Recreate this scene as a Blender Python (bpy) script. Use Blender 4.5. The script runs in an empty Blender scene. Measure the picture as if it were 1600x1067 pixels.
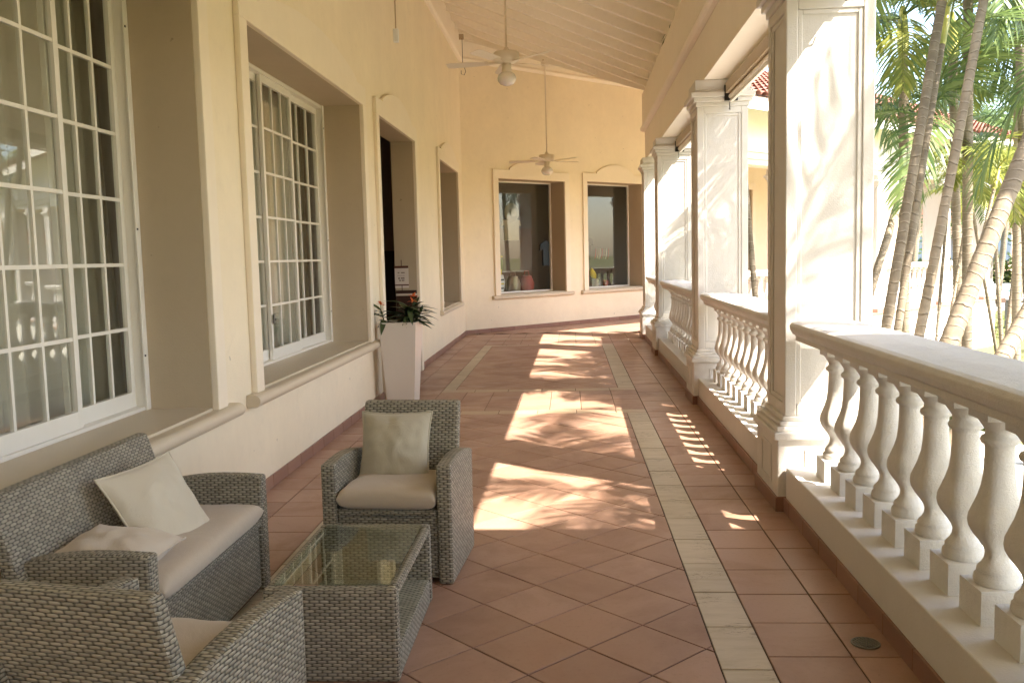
import bpy, bmesh, math, random
from math import sin, cos, pi, radians, sqrt, atan2
from mathutils import Vector, Matrix, noise
random.seed(7)
SC = bpy.context.scene
COL = SC.collection

# ------------------------------------------------------------------ camera
H = 1.43790608
YAW, PITCH, ROLL = -.0644, .0937, -.0241
fw = Vector((sin(YAW)*cos(PITCH), cos(YAW)*cos(PITCH), -sin(PITCH)))
r0 = Vector((cos(YAW), -sin(YAW), 0)); u0 = r0.cross(fw)
r1 = r0*cos(ROLL) + u0*sin(ROLL); u1 = -r0*sin(ROLL) + u0*cos(ROLL)
cam = bpy.data.cameras.new('camera'); camo = bpy.data.objects.new('camera', cam); COL.objects.link(camo)
cam.sensor_width = 36; cam.sensor_fit = 'HORIZONTAL'; cam.lens = 1421.77/1600*36
cam.clip_start = .05; cam.clip_end = 2000
camo.matrix_world = Matrix(((r1.x, u1.x, -fw.x, 0), (r1.y, u1.y, -fw.y, 0), (r1.z, u1.z, -fw.z, H), (0, 0, 0, 1)))
SC.camera = camo

# ------------------------------------------------------------------ sky, sun, exposure
TOSUN = Vector((1, -.70, 1.38)).normalized()
world = bpy.data.worlds.new('World'); SC.world = world; world.use_nodes = True
nt = world.node_tree; nt.nodes.clear()
sky = nt.nodes.new('ShaderNodeTexSky'); sky.sky_type = 'NISHITA'; sky.sun_disc = False
sky.sun_elevation = math.asin(TOSUN.z); sky.sun_rotation = atan2(TOSUN.x, TOSUN.y)
sky.air_density = 1.0; sky.dust_density = 1.6; sky.ozone_density = 1.0
bg = nt.nodes.new('ShaderNodeBackground'); bg.inputs['Strength'].default_value = .15
wo = nt.nodes.new('ShaderNodeOutputWorld')
nt.links.new(sky.outputs[0], bg.inputs[0]); nt.links.new(bg.outputs[0], wo.inputs[0])
sl = bpy.data.lights.new('sun', 'SUN'); sl.energy = 4.9; sl.angle = radians(.55); sl.color = (1, .91, .77)
so = bpy.data.objects.new('sun', sl); COL.objects.link(so); so.location = (6, -4, 12)
so.rotation_euler = TOSUN.to_track_quat('Z', 'Y').to_euler()
SC.view_settings.view_transform = 'Standard'; SC.view_settings.look = 'None'
SC.view_settings.gamma = 1; SC.view_settings.exposure = 2.42
SC.view_settings.use_white_balance = True; SC.view_settings.white_balance_temperature = 6600; SC.view_settings.white_balance_tint = 12.5
cy = SC.cycles
cy.max_bounces = 14; cy.diffuse_bounces = 8; cy.glossy_bounces = 4; cy.transmission_bounces = 8
cy.transparent_max_bounces = 24; cy.use_denoising = True; cy.sample_clamp_indirect = 8
cy.caustics_reflective = False; cy.caustics_refractive = False

# ------------------------------------------------------------------ materials
class NT:
    """small node helper"""
    def __init__(s, m): s.t = m.node_tree; s.n = s.t.nodes; s.l = s.t.links
    def node(s, ty, **kw):
        n = s.n.new(ty)
        for k, v in kw.items(): setattr(n, k, v)
        return n
    def put(s, sock, v):
        if hasattr(v, 'is_output'): s.l.new(v, sock)
        else: sock.default_value = v
    def math(s, op, a, b=None, c=None, clamp=False):
        n = s.node('ShaderNodeMath', operation=op, use_clamp=clamp); s.put(n.inputs[0], a)
        if b is not None: s.put(n.inputs[1], b)
        if c is not None: s.put(n.inputs[2], c)
        return n.outputs[0]
    def noise(s, vec, scale, detail=4, rough=.55, dist=0):
        n = s.node('ShaderNodeTexNoise'); s.put(n.inputs['Vector'], vec); n.inputs['Scale'].default_value = scale
        n.inputs['Detail'].default_value = detail; n.inputs['Roughness'].default_value = rough; n.inputs['Distortion'].default_value = dist
        return n.outputs['Fac']
    def ramp(s, f, stops):
        n = s.node('ShaderNodeValToRGB'); s.put(n.inputs[0], f); e = n.color_ramp.elements
        while len(e) < len(stops): e.new(.5)
        for k, (p, c) in enumerate(stops):
            e[k].position = p; e[k].color = (*c, 1) if len(c) == 3 else c
        return n.outputs[0]
    def mix(s, f, a, b, mode='MIX'):
        n = s.node('ShaderNodeMix', data_type='RGBA', blend_type=mode); s.put(n.inputs[0], f)
        for k, v in ((6, a), (7, b)):
            if isinstance(v, tuple): n.inputs[k].default_value = (*v, 1) if len(v) == 3 else v
            else: s.l.new(v, n.inputs[k])
        return n.outputs[2]
    def bump(s, h, strength=.3, dist=.01):
        n = s.node('ShaderNodeBump'); n.inputs['Strength'].default_value = strength; n.inputs['Distance'].default_value = dist
        s.l.new(h, n.inputs['Height']); return n.outputs[0]
    def geo(s): return s.node('ShaderNodeNewGeometry')
    def pos(s): return s.geo().outputs['Position']
    def obj(s): return s.node('ShaderNodeTexCoord').outputs['Object']
    def uv(s): return s.node('ShaderNodeTexCoord').outputs['UV']
    def orand(s): return s.node('ShaderNodeObjectInfo').outputs['Random']
    def anyrand(s):
        return s.math('FRACT', s.math('ADD', s.math('MULTIPLY', s.orand(), 7.31), s.geo().outputs['Random Per Island']))

def mat(name):
    m = bpy.data.materials.new(name); m.use_nodes = True; m.node_tree.nodes.clear()
    k = NT(m); b = k.node('ShaderNodeBsdfPrincipled'); o = k.node('ShaderNodeOutputMaterial')
    k.l.new(b.outputs[0], o.inputs[0]); k.b = b; k.o = o
    return m, k
def setp(k, color=None, rough=None, spec=None, normal=None, metal=None, **kw):
    b = k.b
    if color is not None: k.put(b.inputs['Base Color'], (*color, 1) if isinstance(color, tuple) and len(color) == 3 else color)
    if rough is not None: k.put(b.inputs['Roughness'], rough)
    if spec is not None: k.put(b.inputs['Specular IOR Level'], spec)
    if metal is not None: k.put(b.inputs['Metallic'], metal)
    if normal is not None: k.l.new(normal, b.inputs['Normal'])

def paint(name, c, vary=.08, rough=.6, bump=.12, scale=1.0, dirt=.0, spec=.35, streak=0):
    m, k = mat(name); p = k.pos()
    big = k.noise(p, 1.1*scale, 5, .6); mid = k.noise(p, 9*scale, 4, .6); fine = k.noise(p, 120*scale, 3, .6)
    v = k.math('ADD', k.math('MULTIPLY', big, .7), k.math('MULTIPLY', mid, .3))
    lo = tuple(x*(1-vary*1.3) for x in c); hi = tuple(min(.95, x*(1+vary*.7)) for x in c)
    col = k.ramp(v, [(.3, lo), (.7, hi)])
    if dirt:
        d = k.ramp(k.noise(p, 4.5*scale, 8, .7, .6), [(.55, (0, 0, 0)), (.78, (1, 1, 1))])
        col = k.mix(k.math('MULTIPLY', d, dirt), col, tuple(x*.62 for x in c))
    if streak:
        mp_ = k.node('ShaderNodeMapping'); k.l.new(p, mp_.inputs[0]); mp_.inputs['Scale'].default_value = (3.2, 3.2, .45)
        sv = k.ramp(k.noise(mp_.outputs[0], 1.0, 6, .65, .3), [(.42, (0, 0, 0)), (.72, (1, 1, 1))])
        col = k.mix(k.math('MULTIPLY', sv, streak), col, tuple(x*.78 for x in c))
        nick = k.ramp(k.noise(p, 16, 2, .4), [(.765, (0, 0, 0)), (.79, (1, 1, 1))]); col = k.mix(k.math('MULTIPLY', nick, .6), col, tuple(x*.45 for x in c))
    h = k.math('ADD', k.math('MULTIPLY', mid, .6), k.math('MULTIPLY', fine, .4))
    setp(k, col, rough, spec, k.bump(h, bump, .012)); return m

M = {}
M['yellow'] = paint('yellow_plaster', (.84, .745, .565), .06, .62, .3, 1, .22, streak=.12)
M['trim'] = paint('cream_trim_paint', (.83, .745, .60), .04, .55, .14, 1, .06)
M['sill'] = paint('cream_sill_paint', (.62, .54, .41), .06, .42, .12, 1, .12)
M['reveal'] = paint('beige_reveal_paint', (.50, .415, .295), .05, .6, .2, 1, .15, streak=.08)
M['white'] = paint('white_masonry_paint', (.67, .645, .605), .05, .55, .35, 1, .16)
M['rough_white'] = paint('white_cast_concrete', (.73, .705, .665), .09, .62, .8, 1.8, .4)
M['beam'] = paint('cream_beam_paint', (.89, .83, .72), .04, .55, .12)
M['rafter'] = paint('cream_rafter_paint', (.90, .845, .735), .05, .55, .12, 1.3, .1)
M['deck'] = paint('roof_deck_paint', (.90, .85, .75), .05, .6, .1)
M['ext_white'] = paint('white_exterior_paint', (.82, .79, .72), .05, .6, .2, 1, .1)
M['ext_beige'] = paint('beige_exterior_paint', (.72, .58, .40), .05, .6, .2)
M['alu'] = paint('white_window_aluminium', (.80, .77, .70), .03, .35, .03, 1, .06, .5)
M['fan'] = paint('ivory_fan_enamel', (.74, .66, .52), .03, .3, .02, 1, 0, .5)
M['blade'] = paint('ivory_fan_blade', (.78, .71, .60), .05, .4, .04)
M['pot'] = paint('white_planter_glaze', (.64, .59, .52), .02, .28, .02, 1, 0, .5)
M['dark_room'] = paint('dark_room_paint', (.10, .07, .05), .1, .8, .1)
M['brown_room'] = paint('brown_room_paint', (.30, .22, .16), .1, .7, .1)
M['dado'] = paint('dark_brown_wood', (.05, .022, .016), .2, .35, .1, 3, 0, .4)
M['black'] = paint('black_plastic', (.02, .018, .016), .1, .4, .05)
M['metal'] = paint('grey_drain_steel', (.13, .125, .11), .2, .35, .1, 6, .4, .8)
M['blindm'] = paint('tan_blind_housing', (.46, .36, .24), .06, .45, .06)
M['stone'] = paint('grey_stone', (.22, .2, .18), .2, .8, .5, 5)
M['roofflat'] = paint('roof_mortar', (.40, .30, .24), .15, .85, .4, 4)

# terracotta floor tile
m, k = mat('terracotta_tile'); p = k.pos(); rnd = k.anyrand()
base = k.ramp(rnd, [(0, (.29, .160, .112)), (.3, (.38, .222, .158)), (.65, (.335, .19, .132)), (.85, (.41, .25, .185)), (1, (.35, .21, .16))])
mott = k.noise(p, 5.5, 6, .65, .5); spk = k.noise(p, 60, 4, .7)
col = k.mix(k.math('MULTIPLY', k.ramp(mott, [(.35, (0, 0, 0)), (.72, (1, 1, 1))]), .55), base, (.40, .26, .185))
col = k.mix(k.math('MULTIPLY', k.ramp(spk, [(.56, (0, 0, 0)), (.74, (1, 1, 1))]), .45), col, (.18, .09, .06))
stn = k.ramp(k.noise(p, 1.7, 7, .7, .7), [(.46, (0, 0, 0)), (.68, (1, 1, 1))]); col = k.mix(k.math('MULTIPLY', stn, .32), col, (.21, .125, .092))
rg = k.math('ADD', k.math('ADD', .27, k.math('MULTIPLY', mott, .25)), k.math('MULTIPLY', stn, .18))
setp(k, col, rg, .42, k.bump(k.math('ADD', k.math('MULTIPLY', mott, .7), k.math('MULTIPLY', spk, .3)), .16, .006)); M['tile'] = m
M['band'] = paint('glare_tan_border_tile', (.43, .315, .215), .1, .35, .12, 3, .2, .45)  # border strips coloured lighter than the tile to carry their glare
# skirting tile
m, k = mat('terracotta_skirting'); p = k.pos(); rnd = k.anyrand()
col = k.ramp(rnd, [(0, (.26, .135, .095)), (1, (.34, .19, .135))])
mott = k.noise(p, 8, 6, .65)
col = k.mix(k.math('MULTIPLY', mott, .35), col, (.20, .11, .08))
setp(k, col, .4, .4, k.bump(mott, .1, .005)); M['skirt'] = m
# travertine stripe stone
m, k = mat('travertine_stone'); p = k.pos(); rnd = k.anyrand()
mp = k.node('ShaderNodeMapping'); k.l.new(p, mp.inputs[0]); mp.inputs['Scale'].default_value = (1.2, 5.5, 1)
vein = k.noise(mp.outputs[0], 3.2, 7, .7, .4)
col = k.ramp(rnd, [(0, (.44, .37, .262)), (.5, (.50, .42, .31)), (1, (.41, .345, .25))])
col = k.mix(k.math('MULTIPLY', k.ramp(vein, [(.42, (0, 0, 0)), (.7, (1, 1, 1))]), .5), col, (.30, .24, .15))
pit = k.noise(mp.outputs[0], 15, 6, .75, .8); where = k.noise(p, 3.3, 3, .5)
pm = k.math('MULTIPLY', k.ramp(pit, [(.56, (0, 0, 0)), (.61, (1, 1, 1))]), k.ramp(where, [(.50, (0, 0, 0)), (.60, (1, 1, 1))]))
col = k.mix(k.math('MULTIPLY', pm, .85), col, (.06, .045, .03))
setp(k, col, k.math('ADD', .27, k.math('MULTIPLY', vein, .25)), .5, k.bump(k.math('SUBTRACT', k.math('MULTIPLY', vein, .2), pm), .5, .006)); M['trav'] = m
M['grout'] = paint('dark_grout', (.075, .045, .032), .2, .9, .3, 6)
M['slab'] = M['grout']

# wicker : woven flat strands over upright stakes, UV in metres
def wicker(name, light, dark, sh=.0098, sp=.030):
    m, k = mat(name); sep = k.node('ShaderNodeSeparateXYZ'); k.l.new(k.uv(), sep.inputs[0])
    wob = k.math('MULTIPLY', k.math('SUBTRACT', k.noise(k.obj(), 14, 3), .5), .006)
    u = k.math('ADD', sep.outputs[0], wob); v = k.math('ADD', sep.outputs[1], wob)
    vr = k.math('DIVIDE', v, sh); row = k.math('FLOOR', vr); fr = k.math('FRACT', vr)
    rp = k.math('POWER', k.math('SINE', k.math('MULTIPLY', fr, pi), clamp=True), .55)
    ph = k.math('ADD', k.math('DIVIDE', u, sp), k.math('MULTIPLY', row, .5))
    bul = k.math('ADD', .5, k.math('MULTIPLY', .5, k.math('COSINE', k.math('MULTIPLY', ph, 2*pi))))
    bul = k.math('POWER', bul, .6)
    ht = k.math('MULTIPLY', rp, k.math('ADD', .22, k.math('MULTIPLY', .78, bul)))
    wn = k.node('ShaderNodeTexWhiteNoise', noise_dimensions='2D'); cmb = k.node('ShaderNodeCombineXYZ')
    k.l.new(row, cmb.inputs[0]); k.l.new(k.math('FLOOR', k.math('ADD', ph, .5)), cmb.inputs[1]); k.l.new(cmb.outputs[0], wn.inputs['Vector'])
    big = k.noise(k.obj(), 6, 3)
    tone = k.math('ADD', k.math('MULTIPLY', wn.outputs['Value'], .55), k.math('MULTIPLY', big, .45))
    strand = k.ramp(tone, [(.15, tuple(x*.62 for x in light)), (.8, light)])
    # fine grooves along a strand
    gro = k.math('SINE', k.math('MULTIPLY', fr, 2*pi*3))
    col = k.mix(k.ramp(ht, [(.10, (0, 0, 0)), (.52, (1, 1, 1))]), dark, strand)
    hb = k.math('ADD', ht, k.math('MULTIPLY', gro, .05))
    setp(k, col, .5, .35, k.bump(hb, 1.0, .0045)); return m
M['wicker'] = wicker('grey_wicker', (.43, .395, .315), (.030, .027, .020), .0112, .035)
M['wicker_in'] = wicker('grey_wicker_shelf', (.44, .42, .34), (.04, .038, .032), .011, .034)

def fabric(name, c, wr=.5):
    m, k = mat(name); p = k.obj()
    w1 = k.noise(p, 5, 4, .6, 1.2); th = k.noise(p, 420, 2, .6)
    col = k.mix(k.math('MULTIPLY', w1, .35), c, tuple(x*.78 for x in c))
    setp(k, col, .85, .2, k.bump(k.math('ADD', k.math('MULTIPLY', w1, wr), k.math('MULTIPLY', th, .06)), .5, .03))
    k.b.inputs['Sheen Weight'].default_value = .25; return m
M['seatfab'] = fabric('taupe_cushion_cloth', (.53, .445, .345), .25)
M['pilA'] = fabric('sage_beige_pillow_cloth', (.50, .455, .345))
M['pilB'] = fabric('ivory_pillow_cloth', (.62, .56, .44))
M['pilC'] = fabric('white_beige_pillow_cloth', (.60, .52, .42))

def glass(name, tint=(.93, .95, .93), boost=1.0, rough=0.0):
    m = bpy.data.materials.new(name); m.use_nodes = True; m.node_tree.nodes.clear(); k = NT(m)
    o = k.node('ShaderNodeOutputMaterial'); mx = k.node('ShaderNodeMixShader'); t = k.node('ShaderNodeBsdfTransparent'); g = k.node('ShaderNodeBsdfGlossy')
    t.inputs[0].default_value = (*tint, 1); g.inputs['Roughness'].default_value = rough
    f = k.node('ShaderNodeFresnel'); bf = k.geo().outputs['Backfacing']; k.l.new(k.math('ADD', 1.5, k.math('MULTIPLY', bf, 1/1.5-1.5)), f.inputs[0])
    k.l.new(k.math('MULTIPLY', f.outputs[0], boost, clamp=True), mx.inputs[0]); k.l.new(t.outputs[0], mx.inputs[1]); k.l.new(g.outputs[0], mx.inputs[2])
    k.l.new(mx.outputs[0], o.inputs[0]); return m
M['glass'] = glass('window_glass', (.95, .965, .95), .75)
M['tglass'] = glass('table_glass', (.90, .95, .91), 1.3)
M['shopglass'] = glass('shop_glass', (.93, .95, .94), 1.0)
m, k = mat('opal_lamp_glass'); setp(k, (.78, .74, .66), .25, .5); k.b.inputs['Subsurface Weight'].default_value = .3; M['opal'] = m

def curtain(name, c):
    m = bpy.data.materials.new(name); m.use_nodes = True; m.node_tree.nodes.clear(); k = NT(m)
    o = k.node('ShaderNodeOutputMaterial'); mx = k.node('ShaderNodeMixShader'); d = k.node('ShaderNodeBsdfDiffuse'); t = k.node('ShaderNodeBsdfTranslucent')
    d.inputs[0].default_value = (*c, 1); t.inputs[0].default_value = (*c, 1); mx.inputs[0].default_value = .3
    k.l.new(d.outputs[0], mx.inputs[1]); k.l.new(t.outputs[0], mx.inputs[2]); k.l.new(mx.outputs[0], o.inputs[0]); return m
M['curtain'] = curtain('beige_curtain_voile', (.74, .69, .585)); M['curtain2'] = curtain('olive_curtain_cloth', (.60, .57, .46))

# plants
def leafmat(name, a, b, trans=.25, rough=.4):
    m, k = mat(name); r = k.anyrand(); n = k.noise(k.obj(), 5, 3)
    f = k.math('ADD', k.math('MULTIPLY', r, .6), k.math('MULTIPLY', n, .4))
    col = k.ramp(f, [(.15, a), (.85, b)])
    setp(k, col, rough, .4)
    d = k.node('ShaderNodeBsdfTranslucent'); k.l.new(col, d.inputs[0]); mx = k.node('ShaderNodeMixShader'); mx.inputs[0].default_value = trans
    k.l.new(k.b.outputs[0], mx.inputs[1]); k.l.new(d.outputs[0], mx.inputs[2]); k.l.new(mx.outputs[0], k.o.inputs[0]); return m
M['frond'] = leafmat('palm_frond', (.065, .125, .045), (.17, .235, .075), .35)
M['frondy'] = leafmat('yellow_green_palm_frond', (.13, .18, .04), (.30, .31, .07), .4)
M['frondd'] = leafmat('dry_palm_frond', (.32, .24, .12), (.42, .34, .20), .2, .6)
M['leafd'] = leafmat('dark_houseplant_leaf', (.018, .042, .016), (.045, .085, .03), .12, .3)
M['hedge'] = leafmat('hedge_leaf', (.07, .12, .03), (.22, .26, .07), .3)
M['tree'] = leafmat('broad_tree_leaf', (.04, .085, .025), (.10, .15, .04), .3)
M['petal'] = leafmat('orange_petal', (.62, .12, .03), (.80, .25, .08), .3, .5)
M['crown'] = paint('yellow_green_crownshaft', (.42, .40, .10), .2, .4, .1, 3)
m, k = mat('ringed_palm_bark'); sep = k.node('ShaderNodeSeparateXYZ'); k.l.new(k.uv(), sep.inputs[0])
p = k.obj(); v = k.math('ADD', sep.outputs[1], k.math('MULTIPLY', k.noise(p, 9, 3), .05))
wv = k.noise(p, 3.1, 2); v = k.math('ADD', v, k.math('MULTIPLY', wv, .16)); rr = k.math('FRACT', k.math('DIVIDE', v, .085))
ring = k.ramp(rr, [(.0, (1, 1, 1)), (.10, (.55, .55, .55)), (.2, (.15, .15, .15)), (.8, (.25, .25, .25)), (1, (.8, .8, .8))])
edge = k.ramp(rr, [(.0, (0, 0, 0)), (.86, (0, 0, 0)), (.93, (1, 1, 1)), (.985, (1, 1, 1)), (1, (0, 0, 0))])
bn = k.noise(p, 26, 5, .7); big = k.noise(p, 4.5, 4, .65); on = k.orand()
body = k.mix(on, (.11, .09, .066), (.25, .20, .14))
body = k.mix(k.math('MULTIPLY', k.ramp(bn, [(.4, (0, 0, 0)), (.65, (1, 1, 1))]), .55), body, (.13, .105, .075))
body = k.mix(k.math('MULTIPLY', k.ramp(big, [(.45, (0, 0, 0)), (.65, (1, 1, 1))]), .5), body, (.33, .28, .215))
col = k.mix(k.math('MULTIPLY', ring, k.math('MULTIPLY', k.math('ADD', bn, .1), .8)), body, (.40, .35, .27))
col = k.mix(k.math('MULTIPLY', edge, k.math('MULTIPLY', bn, 1.1)), col, (.09, .07, .05))
setp(k, col, .8, .25, k.bump(k.math('SUBTRACT', k.math('MULTIPLY', bn, .5), k.math('MULTIPLY', edge, .6)), .8, .014)); M['bark'] = m
m, k = mat('lawn_grass'); p = k.pos()
col = k.ramp(k.noise(p, .7, 6, .7), [(.3, (.18, .19, .075)), (.55, (.27, .255, .12)), (.75, (.36, .32, .18))])
col = k.mix(k.math('MULTIPLY', k.noise(p, 35, 3, .7), .5), col, (.10, .13, .035))
setp(k, col, .9, .1, k.bump(k.noise(p, 60, 3, .7), .8, .04)); M['lawn'] = m
m, k = mat('pool_water'); setp(k, (.10, .42, .46), .08, .5); M['pool'] = m
m, k = mat('clay_roof_tile'); rnd = k.anyrand(); p = k.pos()
col = k.ramp(rnd, [(0, (.20, .085, .06)), (.5, (.28, .125, .09)), (1, (.34, .18, .135))])
col = k.mix(k.math('MULTIPLY', k.ramp(k.noise(p, 9, 5, .7), [(.5, (0, 0, 0)), (.7, (1, 1, 1))]), .5), col, (.16, .09, .07))
setp(k, col, .8, .2); M['rooftile'] = m
def flat(name, c, rough=.5, vary=.06): M[name] = paint(name, c, vary, rough, .04, 4)
for nm, c in dict(paper=(.72, .66, .60), ink=(.10, .035, .025), ink2=(.10, .09, .09), yellowp=(.80, .60, .06), lightblue=(.38, .55, .62), mint=(.42, .62, .55), ivory=(.68, .62, .5), redp=(.45, .08, .06), dressc=(.10, .12, .15), skin=(.36, .27, .19), straw=(.40, .33, .22), shelfw=(.16, .10, .065), whitep=(.78, .78, .76), navy=(.07, .10, .14), pinkb=(.62, .42, .33), olivep=(.20, .2, .07)).items(): flat(nm, c)

# ------------------------------------------------------------------ mesh helpers
class MB:
    def __init__(s): s.v = []; s.f = []; s.uv = []; s.sm = []
    def add(s, vs, fs, uvs=None, smooth=False):
        o = len(s.v); s.v += [tuple(x) for x in vs]
        for i, f in enumerate(fs):
            s.f.append(tuple(o+j for j in f)); s.uv.append(uvs[i] if uvs else None); s.sm.append(smooth)
    def box(s, x0, x1, y0, y1, z0, z1):
        v = [(x0, y0, z0), (x1, y0, z0), (x1, y1, z0), (x0, y1, z0), (x0, y0, z1), (x1, y0, z1), (x1, y1, z1), (x0, y1, z1)]
        s.add(v, [(3, 2, 1, 0), (4, 5, 6, 7), (0, 1, 5, 4), (1, 2, 6, 5), (2, 3, 7, 6), (3, 0, 4, 7)]); return s
    def hexa(s, bot, top):
        s.add(list(bot)+list(top), [(3, 2, 1, 0), (4, 5, 6, 7), (0, 1, 5, 4), (1, 2, 6, 5), (2, 3, 7, 6), (3, 0, 4, 7)]); return s
    def prism(s, pts, fn):
        """pts: closed outline (a,b); fn(a,b,side) -> xyz for side 0/1"""
        n = len(pts); v = [fn(a, b, 0) for a, b in pts]+[fn(a, b, 1) for a, b in pts]
        s.add(v, [tuple(range(n))[::-1], tuple(range(n, 2*n))]+[(i, (i+1) % n, n+(i+1) % n, n+i) for i in range(n)]); return s
    def sweep(s, prof, p0, p1, up=Vector((0, 0, 1))):
        """profile (side, height) swept from p0 to p1; side is to the right of travel"""
        p0 = Vector(p0); p1 = Vector(p1); d = (p1-p0).normalized(); rt = d.cross(up).normalized()
        return s.prism(prof, lambda a, b, t: (p1 if t else p0)+rt*a+up*b)
    def lathe(s, prof, n=20, c=(0, 0, 0), sq=None, cap=True):
        """prof (r,z); sq optional squareness per ring 0..1"""
        o = []
        for i, (r, z) in enumerate(prof):
            q = sq[i] if sq else 0
            for j in range(n):
                a = 2*pi*j/n+(pi/4 if False else 0); ca, sa = cos(a), sin(a)
                if q: k_ = 1/max(abs(ca), abs(sa)); k_ = 1+(min(k_, 1.36)-1)*q
                else: k_ = 1
                o.append((c[0]+r*k_*ca, c[1]+r*k_*sa, c[2]+z))
        f = []
        for i in range(len(prof)-1):
            for j in range(n): f.append((i*n+j, i*n+(j+1) % n, (i+1)*n+(j+1) % n, (i+1)*n+j))
        if cap:
            f.append(tuple(range(n))[::-1]); f.append(tuple((len(prof)-1)*n+j for j in range(n)))
        s.add(o, f, smooth=True); return s
    def tube(s, pts, rad, n=8, smooth=True, cap=True):
        pts = [Vector(p) for p in pts]; m_ = len(pts); rad = rad if hasattr(rad, '__len__') else [rad]*m_
        V = []; ln = 0; L = []; ref = None
        for i, p in enumerate(pts):
            d = (pts[min(i+1, m_-1)]-pts[max(i-1, 0)]).normalized()
            if ref is None: ref = Vector((0, 0, 1)) if abs(d.z) < .9 else Vector((1, 0, 0))
            a = d.cross(ref).normalized(); b = a.cross(d); ref = b if False else ref
            if i: ln += (p-pts[i-1]).length
            L.append(ln)
            for j in range(n):
                t = 2*pi*j/n; V.append(p+a*cos(t)*rad[i]+b*sin(t)*rad[i])
        F = []; U = []
        for i in range(m_-1):
            for j in range(n):
                F.append((i*n+j, i*n+(j+1) % n, (i+1)*n+(j+1) % n, (i+1)*n+j))
                U.append([(j/n, L[i]), ((j+1)/n, L[i]), ((j+1)/n, L[i+1]), (j/n, L[i+1])])
        if cap:
            F += [tuple(range(n)), tuple((m_-1)*n+j for j in range(n))[::-1]]; U += [None, None]
        s.add(V, F, U, smooth); return s
    def grid(s, fn, nu, nv, smooth=True, uvs=1.0):
        V = [fn(i/nu, j/nv) for j in range(nv+1) for i in range(nu+1)]; F = []
        for j in range(nv):
            for i in range(nu): a = j*(nu+1)+i; F.append((a, a+1, a+nu+2, a+nu+1))
        s.add(V, F, smooth=smooth); return s
    def mesh(s, name, material):
        me = bpy.data.meshes.new(name); me.from_pydata(s.v, [], s.f); me.materials.append(material)
        me.polygons.foreach_set('use_smooth', s.sm)
        if any(s.sm): pass
        ul = me.uv_layers.new(name='UVMap'); li = 0
        data = [0.0]*(2*len(me.loops))
        for pi_, po in enumerate(me.polygons):
            u = s.uv[pi_]; nrm = po.normal
            ax = max(range(3), key=lambda q: abs(nrm[q]))
            for q, l in enumerate(po.loop_indices):
                if u: a, b = u[q]
                else:
                    c = me.vertices[me.loops[l].vertex_index].co
                    a, b = ((c.y, c.z), (c.x, c.z), (c.x, c.y))[ax]
                data[2*l] = a; data[2*l+1] = b
        ul.data.foreach_set('uv', data); me.update(); return me
    def build(s, name, material, parent=None, bev=0, loc=None, rot=None):
        return put(name, s.mesh(name, material), parent, bev, loc, rot)
def put(name, me, parent=None, bev=0, loc=None, rot=None):
    o = bpy.data.objects.new(name, me); COL.objects.link(o)
    if parent: o.parent = parent
    if loc is not None: o.location = loc
    if rot is not None: o.rotation_euler = rot
    if bev:
        b = o.modifiers.new('bevel', 'BEVEL'); b.width = bev; b.segments = 2; b.limit_method = 'ANGLE'; b.angle_limit = radians(40)
    return o
def tag(o, label=None, cat=None, group=None, kind=None):
    for k_, v in (('label', label), ('category', cat), ('group', group), ('kind', kind)):
        if v: o[k_] = v
    return o
def empty(name, loc=(0, 0, 0), rz=0, label=None, cat=None, group=None):
    o = bpy.data.objects.new(name, None); COL.objects.link(o); o.location = loc; o.rotation_euler = (0, 0, rz); o.empty_display_size = .1
    return tag(o, label, cat, group)
def struct(name, mb, material, bev=0, loc=None, rot=None):
    return tag(mb.build(name, material, None, bev, loc, rot), kind='structure')

# frames: R = veranda colonnade beside us, S = the wing that turns off at 45 degrees
class Frame:
    def __init__(s, o, rz): s.o = Vector(o); s.rz = rz
    def w(s, x, y, z=0): c, n = cos(s.rz), sin(s.rz); return Vector((s.o.x+x*c-y*n, s.o.y+x*n+y*c, s.o.z+z))
aR = -.008
fr0 = Frame((0, 0, 0), aR); t_ = fr0.w(1.174, 5)
FR = Frame((1.174-t_.x, 5-t_.y, 0), aR)
A_ = Vector((-1.935, 16.77, 0)); E1 = Vector((sqrt(.5), sqrt(.5), 0)); N1 = Vector((sqrt(.5), -sqrt(.5), 0))
FS = Frame(A_+N1*1.85, -pi/4)
WX = -1.931          # face of the left wall

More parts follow.
